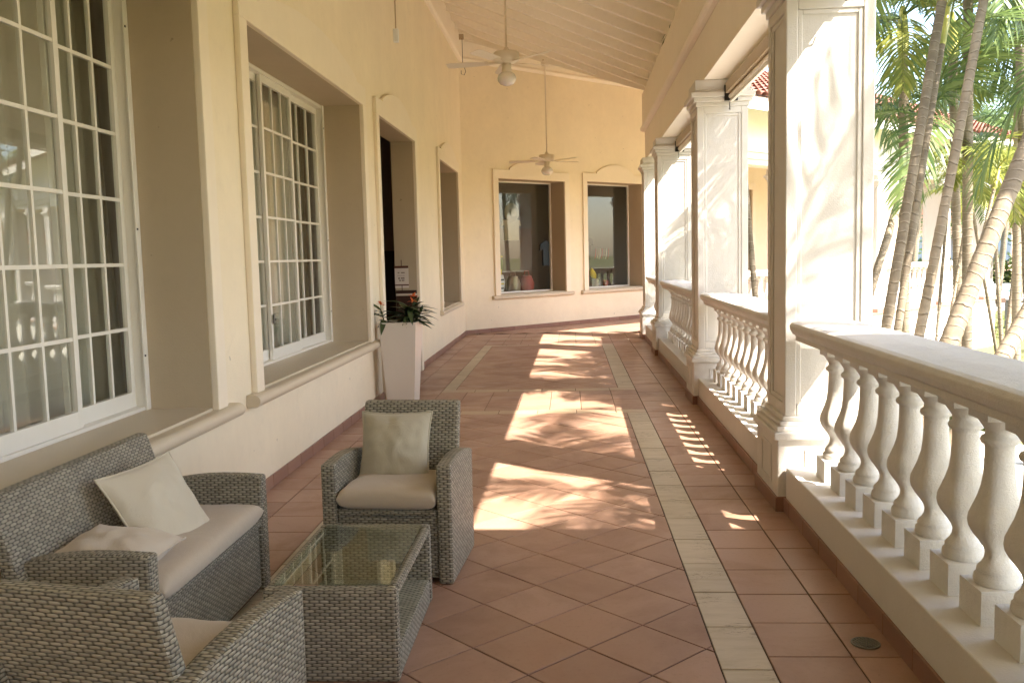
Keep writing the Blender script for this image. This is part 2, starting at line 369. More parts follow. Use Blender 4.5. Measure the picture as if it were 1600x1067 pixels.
# ------------------------------------------------------------------ floor
floor = struct('floor', MB().box(-6.5, 1.62, -6, 16.75, -.22, -.0045), M['grout'])
P = .3015
def clip(poly, x0, x1, y0, y1):
    for ax, lim, sg in ((0, x0, 1), (0, x1, -1), (1, y0, 1), (1, y1, -1)):
        out = []
        for i in range(len(poly)):
            a, b = poly[i], poly[(i+1) % len(poly)]; da, db = (a[ax]-lim)*sg, (b[ax]-lim)*sg
            if da >= 0: out.append(a)
            if (da > 0) != (db > 0) and abs(da-db) > 1e-9:
                t = da/(da-db); out.append((a[0]+(b[0]-a[0])*t, a[1]+(b[1]-a[1])*t))
        poly = out
        if len(poly) < 3: return []
    return poly
def area(p): return abs(sum(p[i][0]*p[(i+1) % len(p)][1]-p[(i+1) % len(p)][0]*p[i][1] for i in range(len(p))))/2
def slabmesh(mb, poly, ztop=0.0):
    """thin tile with a chamfered arris"""
    if sum(poly[i][0]*poly[(i+1) % len(poly)][1]-poly[(i+1) % len(poly)][0]*poly[i][1] for i in range(len(poly))) < 0: poly = poly[::-1]
    cx = sum(p[0] for p in poly)/len(poly); cy_ = sum(p[1] for p in poly)/len(poly); n = len(poly)
    e = min(.0035, .1*sqrt(area(poly))); ins = []
    for (x, y) in poly:
        d = max(1e-6, sqrt((x-cx)**2+(y-cy_)**2)); ins.append((x-(x-cx)/d*e, y-(y-cy_)/d*e))
    v = [(x, y, ztop-.012) for x, y in poly]+[(x, y, ztop-.0016) for x, y in poly]+[(x, y, ztop) for x, y in ins]
    f = [(i, (i+1) % n, n+(i+1) % n, n+i) for i in range(n)]+[(n+i, n+(i+1) % n, 2*n+(i+1) % n, 2*n+i) for i in range(n)]+[tuple(range(2*n, 3*n))]
    mb.add(v, f)
tiles = []           # (depth, centre, polygon, material, name)
g = .0028
def tile(poly, material, name):
    if not poly or area(poly) < .00012: return
    cx = sum(p[0] for p in poly)/len(poly); cy_ = sum(p[1] for p in poly)/len(poly)
    tiles.append((cx, cy_, poly, material, name))
def rect(x0, x1, y0, y1): return [(x0+g, y0+g), (x1-g, y0+g), (x1-g, y1-g), (x0+g, y1-g)]
def diag_field(x0, x1, y0, y1):
    d = .4264; h = d/2-g*1.41
    for i in range(-14, 6):
        for j in range(-20, 90):
            if (i+j) % 2: continue
            cx = .2595+i*d/2; cy_ = 3.0147+d/2+j*d/2+ (0)
            if cx < x0-d or cx > x1+d or cy_ < y0-d or cy_ > y1+d: continue
            tile(clip([(cx-h, cy_), (cx, cy_-h), (cx+h, cy_), (cx, cy_+h)], x0+g, x1-g, y0+g, y1-g), 'tile', 'tile')
SL0, SL1, SR0, SR1 = -1.395, -1.255, .500, .680
BANDS = [(8.21, 8.40, 9.58, 9.76), (14.5, 14.66, 15.62, 15.80)]
diag_field(SL1, SR0, -.5, BANDS[0][0]); diag_field(SL1, SR0, BANDS[0][3], BANDS[1][0])
def rows(x0, x1, y0, y1, step, y_off=0.0):
    y = y_off+math.floor((y0-y_off)/step)*step
    while y < y1:
        a, b = max(y, y0), min(y+step, y1)
        if b-a > .02: tile(rect(x0, x1, a, b), 'tile', 'tile')
        y += step
ROW = .2986; RO = 3.1647
for (a, b) in ((.680, .9755), (.9755, 1.30)): rows(a, b, -.5, 16.6, ROW, RO)
for (a, b) in ((-1.93, -1.715), (-1.715, SL0)): rows(a, b, -.5, 16.7, ROW, RO)
def stones(x0, x1, y0, y1, step=.3615, off=3.063):
    y = off+math.floor((y0-off)/step)*step
    while y < y1:
        a, b = max(y, y0), min(y+step, y1)
        if b-a > .02: tile(rect(x0, x1, a, b), 'trav', 'travertine_slab')
        y += step
for (a, b) in ((SL0, SL1), (SR0, SR1)):
    stones(a, b, -.5, BANDS[0][0]); stones(a, b, BANDS[0][3], BANDS[1][0])
for b0, b1, b2, b3 in BANDS:
    x = SL0
    while x < SR1-.02:
        xe = min(x+.36, SR1)
        tile(rect(x, xe, b0, b1), 'band', 'border_tile'); tile(rect(x, xe, b2, b3), 'band', 'border_tile'); x = xe
    x = SL0+.288-.288
    xs = [SL0, -1.107, -.82, -.51, -.206, .09, .41, SR1]
    for xa, xb in zip(xs, xs[1:]):
        n_ = 4; st = (b2-b1)/n_
        for q in range(n_): tile(rect(xa, xb, b1+q*st, b1+(q+1)*st), 'tile', 'tile')
y = BANDS[1][3]
while y < 16.7:
    x = SL0
    while x < SR1-.05: tile(rect(x, min(x+.2985, SR1), y, min(y+.2985, 16.72)), 'tile', 'tile'); x += .2985
    y += .2985
# turned part of the floor, in the wing's own frame (built in world coordinates)
rest = {'tile': MB(), 'trav': MB(), 'band': MB()}
def inview(cx, cy_): return cy_ > 2.7 and abs(cx+.0644*cy_) < .60*cy_
tiles_v = sorted([t for t in tiles if inview(t[0], t[1])], key=lambda t: t[1]-(.9 if area(t[2]) > .03 else 0)); tiles_h = [t for t in tiles if not inview(t[0], t[1])]
proto = {}
for i, (cx, cy_, poly, mt, nm) in enumerate(tiles_v[:300]):
    loc = (cx, cy_, random.uniform(-.0009, .0006)); rel = [(round(x-cx, 4), round(y_-cy_, 4)) for x, y_ in poly]; key = (mt, tuple(rel))
    if key not in proto: b = MB(); slabmesh(b, rel); proto[key] = b.mesh(nm, M[mt])
    put(nm, proto[key], floor, loc=loc, rot=(random.gauss(0, .0011), random.gauss(0, .0011), 0))
for cx, cy_, poly, mt, nm in tiles_v[300:]+tiles_h: slabmesh(rest[mt], poly, random.uniform(-.0009, .0006))
# the floor of the wing beyond the corner, tiles squared to its own walls
fsb = MB(); c_, n_ = cos(FS.rz), sin(FS.rz)
for i in range(0, 12):
    for j in range(-10, 55):
        x0 = -1.84+i*.3015; y0 = j*.3015; q = [FS.w(a, b) for a, b in rect(x0, x0+.3015, y0, y0+.3015)]
        if all(p.y > 16.70+.0 or p.x > 1.32 for p in q) and all(p.y > 15.2 for p in q): slabmesh(rest['tile'], [(p.x, p.y) for p in q], random.uniform(-.0009, .0006))
tag(rest['tile'].build('tile_remainder', M['tile'], floor), kind='stuff'); tag(rest['trav'].build('travertine_remainder', M['trav'], floor), kind='stuff')
if rest['band'].v: tag(rest['band'].build('border_tile_remainder', M['band'], floor), kind='stuff')
q = [FS.w(x, y_) for x, y_ in ((-1.85, -.2), (1.30, -.2), (1.30, 17), (-1.85, 17))]
struct('wing_floor', MB().hexa([(p.x, p.y, -.22) for p in q], [(p.x, p.y, -.0055) for p in q]), M['grout'])
# round floor drain
dr = empty('floor_drain', (1.055, 3.275, .0012), .35, 'small round metal floor drain in the tile beside the low balustrade wall', 'drain')
b = MB().lathe([(.052, 0), (.052, .003), (.046, .004), (.046, .001), (.0, .001)], 24, cap=False); b.build('drain_rim', M['metal'], dr)
MB().lathe([(.0455, .0005), (.0, .0006)], 20, cap=False).build('drain_well', M['black'], dr)
for i in range(-3, 4):
    w = sqrt(max(0, .045**2-(i*.012)**2)); MB().box(i*.012-.0028, i*.012+.0028, -w, w, .001, .0035).build('drain_bar', M['metal'], dr)

# ------------------------------------------------------------------ left wall with window / door openings
OPEN1 = (1.70, 4.74, .66, 2.875); OPEN2 = (5.48, 8.57, .66, 2.875); DOOR = (9.30, 11.47, -.06, 2.89); OPEN3 = (13.66, 15.93, .66, 2.90)
def wall_cells(mb, x0, x1, ya, yb, za, zb, opens):
    ys = sorted({ya, yb} | {o for op in opens for o in op[:2]}); 
    for y0, y1 in zip(ys, ys[1:]):
        op = [o for o in opens if o[0] <= y0+1e-6 and o[1] >= y1-1e-6]
        if not op: mb.box(x0, x1, y0, y1, za, zb)
        else:
            o = op[0]
            if o[2] > za: mb.box(x0, x1, y0, y1, za, o[2])
            mb.box(x0, x1, y0, y1, o[3], zb)
    return mb
def wall_faces(mb, face, thick, ya, yb, za, zb, opens):
    """one skin with holes plus reveals, so that no inner seams show"""
    ys = sorted({ya, yb} | {o for op in opens for o in op[:2]}); zs = sorted({za, zb} | {o for op in opens for o in op[2:]})
    for x, flip in ((face, 0), (face-thick, 1)):
        for y0, y1 in zip(ys, ys[1:]):
            for z0, z1 in zip(zs, zs[1:]):
                if any(o[0] <= y0+1e-6 and o[1] >= y1-1e-6 and o[2] <= z0+1e-6 and o[3] >= z1-1e-6 for o in opens): continue
                q = [(x, y0, z0), (x, y1, z0), (x, y1, z1), (x, y0, z1)]
                mb.add(q if not flip else q[::-1], [(0, 1, 2, 3)])
    return mb
def reveal_faces(mb, face, thick, op):
    y0, y1, z0, z1 = op; a, b = face, face-thick
    mb.add([(a, y0, z0), (b, y0, z0), (b, y0, z1), (a, y0, z1)], [(0, 1, 2, 3)]); mb.add([(a, y1, z0), (a, y1, z1), (b, y1, z1), (b, y1, z0)], [(0, 1, 2, 3)])
    mb.add([(a, y0, z1), (b, y0, z1), (b, y1, z1), (a, y1, z1)], [(0, 1, 2, 3)])
    if z0 > 0: mb.add([(a, y0, z0), (a, y1, z0), (b, y1, z0), (b, y0, z0)], [(0, 1, 2, 3)])
    return mb
wl = MB(); wall_faces(wl, WX, .46, -6, 9.0, -.06, 5.6, [OPEN1, OPEN2]); wall_faces(wl, WX, .275, 9.0, 16.774, -.06, 5.6, [DOOR, OPEN3])
wl.add([(WX-.46, 9, 0), (WX-.275, 9, 0), (WX-.275, 9, 5.6), (WX-.46, 9, 5.6)], [(0, 1, 2, 3)])
wall_left = struct('wall_left', wl, M['yellow'])
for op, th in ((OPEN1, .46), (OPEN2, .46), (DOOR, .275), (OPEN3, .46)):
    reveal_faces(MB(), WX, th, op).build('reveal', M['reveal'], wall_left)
y = -.4
sk = MB().box(0, .013, 0, .298, 0, .078).mesh('skirting_tile', M['skirt'])
while y < 16.6:
    if not (DOOR[0]-.14 < y+.15 < DOOR[1]+.14): put('skirting_tile', sk, wall_left, .002, (WX, y, 0))
    y += .3015
for ye in (DOOR[0]-.14-.13, DOOR[1]+.14): pass
# moulded band at the head of the wall
band = [(0, 0), (.03, 0), (.055, .012), (.07, .035), (.068, .06), (.05, .078), (.042, .085), (.042, .47), (0, .47)]
struct('ceiling_band', MB().sweep([(a, b_) for a, b_ in band], (WX+.001, -6, 4.96), (WX+.001, 16.8, 4.96)), M['beam'])
# small plaster nicks are left to the paint material

def arch_casing(w, op, z_top_side, flat_l, rise, prj, y_ext, to_floor=False, along=None):
    """raised casing: jambs and a head with a low segmental arch; returns outline pieces in (y,z)"""
# head outline with shoulders and a low arch
def casing_mesh(y0, y1, z0, z1, w=.13, prj=.038, head=.17, rise=.15, shoulder=.36, fn=None):
    a0, a1 = y0-w, y1+w; zt = z1+head; pts = [(a0, zt), (a0, z1)]
    mb = MB()
    def pr(poly): mb.prism(poly, fn(prj))
    pr([(a0, z0), (y0, z0), (y0, z1), (a0, z1)]); pr([(y1, z0), (a1, z0), (a1, z1), (y1, z1)])
    head_ = [(a0, z1), (a1, z1), (a1, zt), (a1-shoulder, zt)]
    n = 16; s0, s1 = a1-shoulder, a0+shoulder
    for i in range(0, n+1):
        t = i/n; yy = s0+(s1-s0)*t; head_.append((yy, zt+.03+rise*sin(pi*t)**.8))
    head_ += [(s1, zt), (a0, zt)]
    pr(head_); return mb
LEFTFN = lambda prj: (lambda a, b, t: (WX+(prj if t else .0), a, b))
def sill_mesh(y0, y1, z, fn2, deep=.46, over=.075, hgt=.075):
    prof = [(-deep, .0), (.0, -.004)]
    n = 10; r = hgt/2
    for i in range(n+1):
        t = pi/2-pi*i/n; prof.append((over-r+r*cos(t), -r-.004+r*sin(t)))
    prof += [(0, -hgt-.004), (0, -.02), (-deep, -.02)]
    return MB().prism(prof, lambda a, b, t: fn2(a, b, y1 if t else y0, z))
def curtain_mesh(x, ya, yb, z0, z1, folds, amp, seed=0, slant=0.0):
    rn = random.Random(seed); ph = [rn.uniform(0, 6) for _ in range(4)]
    def fn(a, b):
        yy = ya+(yb-ya)*a; t = a*folds*2*pi
        z = z0+(z1-z0)*b; d = amp*(sin(t+ph[0]+.5*sin(1.7*t+ph[1]))+.35*sin(2.3*t+ph[2]+b))*(.7+.3*(1-b))
        return (x+d, yy+slant*(1-b)*a+.006*sin(9*b+ph[3]), z)
    return MB().grid(fn, max(24, int(folds*12)), 10)
def window_thing(op, bounds, label, n_rows=6, cols=(3, 3, 3, 3), depth=.40):
    y0, y1, z0, z1 = op
    w = empty('window', (WX, (y0+y1)/2, 0), 0, label, 'window', 'white lattice windows in the yellow left wall')
    L = lambda mb: mb
    off = Vector((WX, (y0+y1)/2, 0))
    def B(mb, name, material, par, bev=0):
        mb.v = [(v[0]-off.x, v[1]-off.y, v[2]) for v in mb.v]; return mb.build(name, material, par, bev)
    zs = z0-.012
    B(casing_mesh(y0, y1, zs, z1, fn=LEFTFN), 'casing', M['trim'], w, .006)
    B(sill_mesh(y0-.23, y1+.26, zs, lambda a, b, yy, z: (WX+a, yy, z+b+.004), deep=.0, over=.085), 'sill', M['sill'], w, .003)
    B(MB().box(WX-.46, WX+.003, y0+.001, y1-.001, zs-.02, zs+.014), 'sill_slab', M['sill'], w)
    xf = WX-depth
    fr = MB(); f = .032
    fr.box(xf-.05, xf+.05, y0, y0+f, zs+.014, z1); fr.box(xf-.05, xf+.05, y1-f, y1, zs+.014, z1)
    fr.box(xf-.05, xf+.05, y0+f, y1-f, zs+.014, zs+.014+f*.6); fr.box(xf-.05, xf+.05, y0+f, y1-f, z1-f*.9, z1)
    fr.box(xf+.05, xf+.062, y1-f*1.5, y1-.001, zs+.014, z1)
    fro = B(fr, 'frame', M['alu'], w, .003)
    scr = MB()
    for zz in (.85, 1.5, 2.1, 2.72): scr.lathe([(.006, 0), (.006, .004)], 8, (0, 0, 0))
    for zz in (.95, 1.62, 2.66): 
        b_ = MB(); b_.box(xf+.062, xf+.066, y1-f*1.2-.005, y1-f*1.2+.005, zz, zz+.010); B(b_, 'screw', M['black'], fro)
    zb, zt = zs+.014+f*.6, z1-f*.9
    for i, (a, b_) in enumerate(zip(bounds, bounds[1:])):
        xs = xf+(.018 if i % 2 == 0 else -.018); st = .040; br = .082
        a2, b2 = a-.022, b_+.022
        a2 = max(a2, y0+f); b2 = min(b2, y1-f)
        sm = MB(); sm.box(xs-.014, xs+.014, a2, a2+st, zb, zt); sm.box(xs-.014, xs+.014, b2-st, b2, zb, zt)
        sm.box(xs-.014, xs+.014, a2+st, b2-st, zb, zb+br); sm.box(xs-.014, xs+.014, a2+st, b2-st, zt-.055, zt)
        so_ = B(sm, 'sash', M['alu'], w, .002)
        ga, gb, gz0, gz1 = a2+st, b2-st, zb+br, zt-.055; nc = cols[i]
        bars = MB()
        for c in range(1, nc): yy = ga+(gb-ga)*c/nc; bars.box(xs-.008, xs+.010, yy-.009, yy+.009, gz0, gz1)
        for r_ in range(1, n_rows):
            zz = gz0+(gz1-gz0)*r_/n_rows
            for c in range(nc):
                ya_, yb_ = ga+(gb-ga)*c/nc+(.009 if c else 0), ga+(gb-ga)*(c+1)/nc-(.009 if c < nc-1 else 0)
                bars.box(xs-.0075, xs+.0105, ya_, yb_, zz-.009, zz+.009)
        B(bars, 'glazing_lattice', M['alu'], so_)
        for c in range(nc):
            for r_ in range(n_rows):
                ya_, yb_ = ga+(gb-ga)*c/nc+.0095, ga+(gb-ga)*(c+1)/nc-.0095; za_, zb_ = gz0+(gz1-gz0)*r_/n_rows+.0095, gz0+(gz1-gz0)*(r_+1)/n_rows-.0095
                pb = MB().box(-.0025, .0025, -(yb_-ya_)/2, (yb_-ya_)/2, -(zb_-za_)/2, (zb_-za_)/2)
                put('pane', pb.mesh('pane', M['glass']), so_, 0, (xs-off.x, (ya_+yb_)/2-off.y, (za_+zb_)/2), (0, random.gauss(0, .002), random.gauss(0, .003)))
    return w
w1 = window_thing(OPEN1, [1.735, 2.53, 3.33, 4.085, 4.705], 'large white lattice window behind the sofa, nearest in the yellow wall')
w2 = window_thing(OPEN2, [5.525, 6.22, 6.90, 7.62, 8.525], 'white lattice window in the middle of the yellow wall, just before the doorway')
# latch on the second window
lt = MB().box(-.36, -.345, -.145, -.115, .96, 1.03); lt.box(-.345, -.335, -.137, -.123, .985, 1.0); lt.build('latch', M['metal'], w2, .003)
def drape(loc_x, ya, yb, folds, amp, seed, label, material, slant=0):
    tag(curtain_mesh(loc_x, ya, yb, .62, 2.95, folds, amp, seed, slant).build('curtain', M[material]), label, 'curtain', 'curtains behind the lattice windows')
drape(-2.58, 1.6, 4.55, 17, .035, 1, 'beige voile curtain across the left and middle of the window behind the sofa', 'curtain')
drape(-2.60, 4.57, 4.97, 3, .035, 2, 'gathered curtain edge beside the dark gap in the window behind the sofa', 'curtain2', .20)
drape(-2.56, 5.4, 7.9, 15, .03, 3, 'olive beige curtain drawn across most of the window before the doorway', 'curtain2')
drape(-2.62, 7.9, 8.96, 5, .03, 4, 'darker curtain end at the right side of the window before the doorway', 'curtain2')

# door casing and window 3 (seen edge on)
dc = empty('doorway', (0, 0, 0), 0, 'tall open doorway with cream arched casing behind the white planter', 'doorway')
casing_mesh(DOOR[0], DOOR[1], 0, DOOR[3], fn=LEFTFN).build('casing', M['trim'], dc, .006)
jx0, jx1 = WX-.27, WX-.004
MB().box(jx0, jx1, DOOR[1]-.012, DOOR[1]-.001, 0, .965).build('dado_panel', M['dado'], dc)
MB().box(jx0, jx1, DOOR[1]-.016, DOOR[1]-.001, .968, .992).build('dado_strip', M['ivory'], dc)
MB().box(jx0, jx1, DOOR[1]-.014, DOOR[1]-.001, .995, 1.035).build('dado_rail', M['dado'], dc)
# notice on the jamb (lettering too small to read in the photograph, kept as rows of marks)
ns = empty('notice', (WX-.19, DOOR[1]-.004, 1.2), 0, 'small pale notice with two dark brown bars on the door jamb', 'sign')
MB().box(-.088, .088, -.004, 0, -.135, .145).build('paper', M['paper'], ns)
for z0_, z1_, nm in ((.115, .145, 'upper_bar'), (-.105, -.09, 'lower_bar')): MB().box(-.088, .088, -.007, -.004, z0_, z1_).build(nm, M['ink'], ns)
ink = MB()
for zc, hh, segs in ((.058, .007, ((-.05, -.022), (-.008, .045))), (.022, .002, ((-.055, .05),)), (-.012, .010, ((-.045, -.016), (-.012, .042))), (-.040, .009, ((-.035, -.006), (-.002, .036)))):
    for a, b_ in segs:
        n_ = max(1, int((b_-a)/.012))
        for q in range(n_): ink.box(a+q*.012+.001, a+q*.012+.0095, -.0052, -.004, zc-hh*random.uniform(.7, 1), zc+hh)
tag(ink.build('print_rows', M['ink'], ns), kind='stuff')
for z0_, z1_ in ((.145, .22), (-.165, -.105)): MB().box(-.004, .004, -.006, -.002, z0_, z1_).build('hanger', M['ink'], ns)
# third window of the left wall
w3 = empty('window', (0, 0, 0), 0, 'deep narrow window opening near the far corner of the left wall, seen edge on', 'window', 'deep plain windows round the far corner')
casing_mesh(OPEN3[0], OPEN3[1], OPEN3[2]-.012, OPEN3[3], w=.13, fn=LEFTFN).build('casing', M['trim'], w3, .006)
sill_mesh(OPEN3[0]-.18, OPEN3[1]+.18, OPEN3[2]-.012, lambda a, b, yy, z: (WX+a, yy, z+b+.004), deep=0, over=.06).build('sill', M['sill'], w3)
MB().box(WX-.46, WX+.003, OPEN3[0], OPEN3[1], OPEN3[2]-.03, OPEN3[2]+.004).build('sill_slab', M['sill'], w3)
MB().box(WX-.465, WX-.455, OPEN3[0], OPEN3[1], OPEN3[2], OPEN3[3]).build('pane', M['shopglass'], w3)

# room behind the left wall
rm = MB(); X0, X1 = -6.5, WX-.47
rm.add([(X0, -6, 0), (X0, 16.5, 0), (X0, 16.5, 3.4), (X0, -6, 3.4)], [(0, 1, 2, 3)]); rm.add([(X0, -6, 3.4), (X0, 16.5, 3.4), (X1+.18, 16.5, 3.4), (X1+.18, -6, 3.4)], [(0, 1, 2, 3)])
rm.add([(X0, 16.5, 0), (X1+.18, 16.5, 0), (X1+.18, 16.5, 3.4), (X0, 16.5, 3.4)], [(0, 1, 2, 3)]); rm.add([(X0, 9.05, 0), (X1-.02, 9.05, 0), (X1-.02, 9.05, 3.4), (X0, 9.05, 3.4)], [(0, 1, 2, 3)])
rm.add([(X0, 12.9, 0), (X1+.18, 12.9, 0), (X1+.18, 12.9, 3.4), (X0, 12.9, 3.4)], [(0, 1, 2, 3)])
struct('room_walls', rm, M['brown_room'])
dd = empty('wall_panelling', (0, 0, 0), 0, 'dark brown panelling on the far wall inside the doorway', 'panelling')
for i in range(6): MB().box(-5.8+i*.6, -5.8+i*.6+.58, 12.86, 12.88, 0, 1.55).build('panel', M['dado'], dd, .006)

# reflection of a sign in the second window, built as a strip behind the glass
fc = bpy.data.curves.new('sign_text', 'FONT'); fc.body = 'RLIE'; fc.size = .20; fc.extrude = .001; fc.align_x = 'CENTER'
to = bpy.data.objects.new('tmp_text', fc); COL.objects.link(to); bpy.context.view_layer.update()
tm = bpy.data.meshes.new_from_object(to.evaluated_get(bpy.context.evaluated_depsgraph_get())); bpy.data.objects.remove(to)
sg = empty('reflected_sign', (-2.43, 6.66, 1.56), 0, 'reflected white sign with dark reversed letters, built inside the window before the doorway', 'sign')
MB().box(-.003, .003, -.34, .34, -.06, .24).build('paper', M['whitep'], sg)
tm.materials.clear(); tm.materials.append(M['ink2'])
put('letters', tm, sg, 0, (.006, .02, .02), (pi/2, 0, -pi/2)).scale = (1, 1, 1)

# ------------------------------------------------------------------ far wall at 45 degrees with shop windows (wing frame S, local y along it)
LF = -1.85    # wall face in frame S (local x)
def sw(x, y, z=0): return tuple(FS.w(x, y, z))
SH1 = (.86, 2.62, .70, 2.90); SH2 = (3.28, 5.02, .70, 2.93); SH3 = (7.4, 9.2, .70, 2.93); SH4 = (10.6, 12.4, .70, 2.93)
wf = MB(); wall_faces(wf, LF, .45, 0.0, 17, -.06, 5.6, [SH1, SH2, SH3, SH4])
wall_far = struct('wall_far', wf, M['yellow'], loc=FS.o, rot=(0, 0, FS.rz))
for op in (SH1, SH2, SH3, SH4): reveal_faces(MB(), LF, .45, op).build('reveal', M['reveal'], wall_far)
for i in range(0, 56): put('skirting_tile', sk, wall_far, .002, (LF, i*.3015, 0))
o = struct('wing_ceiling_band', MB().sweep(band, (LF+.001, 0, 4.96), (LF+.001, 17, 4.96)), M['beam'], loc=FS.o, rot=(0, 0, FS.rz))
SFN = lambda prj: (lambda a, b, t: (LF+(prj if t else 0), a, b))
for op, lb in ((SH1, 'shop window left of the second fan, little surfboards on its sill'), (SH2, 'shop window by the far columns, showing mugs and a dark dress'), (SH3, 'farther shop window of the wing, seen past the palms at left'), (SH4, 'farthest shop window of the wing, seen between the palm trunks')):
    w = empty('window', FS.o, FS.rz, lb, 'window', 'deep plain windows round the far corner')
    casing_mesh(op[0], op[1], op[2]-.012, op[3], w=.13, head=.17, rise=.17, shoulder=.42, fn=SFN).build('casing', M['trim'], w, .006)
    sill_mesh(op[0]-.20, op[1]+.20, op[2]-.012, lambda a, b, yy, z: (LF+a, yy, z+b+.004), deep=0, over=.07).build('sill', M['sill'], w)
    MB().box(LF-.45, LF+.003, op[0], op[1], op[2]-.03, op[2]+.004).build('sill_slab', M['sill'], w)
    f = MB(); t = .03; xg = LF-.40
    f.box(xg-.02, xg+.02, op[0], op[0]+t, op[2]+.004, op[3]); f.box(xg-.02, xg+.02, op[1]-t, op[1], op[2]+.004, op[3]); f.box(xg-.02, xg+.02, op[0]+t, op[1]-t, op[2]+.004, op[2]+.034); f.box(xg-.02, xg+.02, op[0]+t, op[1]-t, op[3]-t, op[3])
    f.build('frame', M['alu'], w)
    MB().box(xg-.004, xg+.004, op[0]+t, op[1]-t, op[2]+.034, op[3]-t).build('pane', M['shopglass'], w)
# shop room
sr = MB(); a0, a1 = LF-2.6, LF-.46
def quad(mb, *p): mb.add(p, [(0, 1, 2, 3)])
quad(sr, (a0, -.5, 0), (a0, 17, 0), (a0, 17, 3.2), (a0, -.5, 3.2)); quad(sr, (a0, -.5, 3.2), (a0, 17, 3.2), (a1, 17, 3.2), (a1, -.5, 3.2)); quad(sr, (a0, -.5, 0), (a1, -.5, 0), (a1, -.5, 3.2), (a0, -.5, 3.2))
quad(sr, (a0, 17, 0), (a1, 17, 0), (a1, 17, 3.2), (a0, 17, 3.2)); quad(sr, (a0, -.5, .01), (a1, -.5, .01), (a1, 17, .01), (a0, 17, .01))
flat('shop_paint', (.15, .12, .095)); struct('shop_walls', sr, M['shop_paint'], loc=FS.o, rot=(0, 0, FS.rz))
# display things standing behind the glass
def sp(x, y, z): return FS.w(LF+x, y, z)
def sthing(name, x, y, z, label, cat, group=None): return empty(name, sp(x, y, z), FS.rz, label, cat, group)
sh = sthing('display_shelf', -.75, 1.75, 0, 'brown display shelf behind the glass of the surfboard window', 'shelf')
MB().box(-.24, .24, -.85, .85, 0, .70).build('base', M['shelfw'], sh, .01); MB().box(-.24, -.20, -.85, .85, .70, 2.0).build('back_board', M['shelfw'], sh)
sh2 = sthing('display_shelf', -.75, 4.15, 0, 'brown display shelf behind the glass of the mug window', 'shelf')
MB().box(-.24, .24, -.85, .85, 0, .72).build('base', M['shelfw'], sh2, .01)
for i, (yy, c, lb) in enumerate(((.98, 'ivory', 'leftmost little surfboard, pale with dark stripes, in the shop window'), (1.16, 'whitep', 'white little surfboard with black stripes standing in the shop window'), (1.40, 'whitep', 'little surfboard with a yellow band, third in the shop window'))):
    s_ = sthing('toy_surfboard', -.57, yy, .702, lb, 'toy', 'little surfboards in the shop window'); 
    def sb(t, side): w_ = .07*sin(pi*min(1, max(0, t)))**.6; return (.0, (w_ if side else -w_), t*.40)
    pts = [sb(i_/12, 1)[1:] for i_ in range(1, 12)]+[sb(i_/12, 0)[1:] for i_ in range(11, 0, -1)]
    MB().prism(pts, lambda a, b, t: (.012 if t else -.012, a, b)).build('board', M[c], s_)
    MB().box(.0125, .0145, -.05, .05, .17, .20).build('stripe', M['yellowp' if i == 2 else 'black'], s_); MB().box(.0125, .0145, -.052, .052, .25, .28).build('stripe', M['black'], s_)
    MB().box(.0125, .0145, -.04, .04, .08, .11).build('stripe', M['black'], s_)
hat = sthing('straw_hat', -.9, 2.0, 2.32, 'pale round straw hat hung high in the left shop window', 'hat')
hb = MB().lathe([(.20, 0), (.19, .012), (.11, .02), (.10, .08), (.07, .10), (0, .10)], 24, cap=False); hb.v = [(v[2], v[1], v[0]) for v in hb.v]; hb.build('crown', M['straw'], hat)
shirt = sthing('folded_shirt', -.93, 2.0, 1.75, 'pale folded shirt hung below the straw hat in the shop window', 'shirt')
MB().prism([(-.20, 0), (.20, 0), (.20, .30), (.27, .30), (.24, .42), (.08, .44), (0, .41), (-.08, .44), (-.24, .42), (-.27, .30), (-.20, .30)], lambda a, b, t: (.02 if t else -.02, a, b)).build('cloth', M['straw'], shirt, .01)
for i, (yy, zz, nm, c, lb) in enumerate(((1.75, .702, 'cloth_bag', 'skin', 'brown cloth bag on the surfboard shelf'), (2.12, .702, 'cloth_bag', 'redp', 'dark red beach bag at the right of the surfboard shelf'))):
    s_ = sthing(nm, -.62, yy, zz, lb, 'bag')
    MB().lathe([(.10, 0), (.15, .06), (.16, .16), (.12, .27), (.10, .30), (.11, .32)], 14).build('body', M[c], s_); MB().tube([(0, -.07, .31), (0, -.05, .42), (0, .05, .42), (0, .07, .31)], .008, 6).build('handle', M[c], s_)
ban = sthing('toy_parrot', -.85, 1.62, 1.15, 'yellow green toy parrot perched in the middle of the left shop window', 'toy')
MB().lathe([(.0, 0), (.03, .03), (.055, .12), (.05, .2), (.035, .24), (.04, .28), (.02, .32), (0, .325)], 10, cap=False).build('body', M['olivep'], ban); MB().box(.02, .05, -.02, .02, .27, .285).build('beak', M['yellowp'], ban); MB().hexa([(-.02, -.02, -.16), (0, -.02, -.16), (0, .02, -.16), (-.02, .02, -.16)], [(-.03, -.03, .05), (.01, -.03, .05), (.01, .03, .05), (-.03, .03, .05)]).build('tail', M['yellowp'], ban)
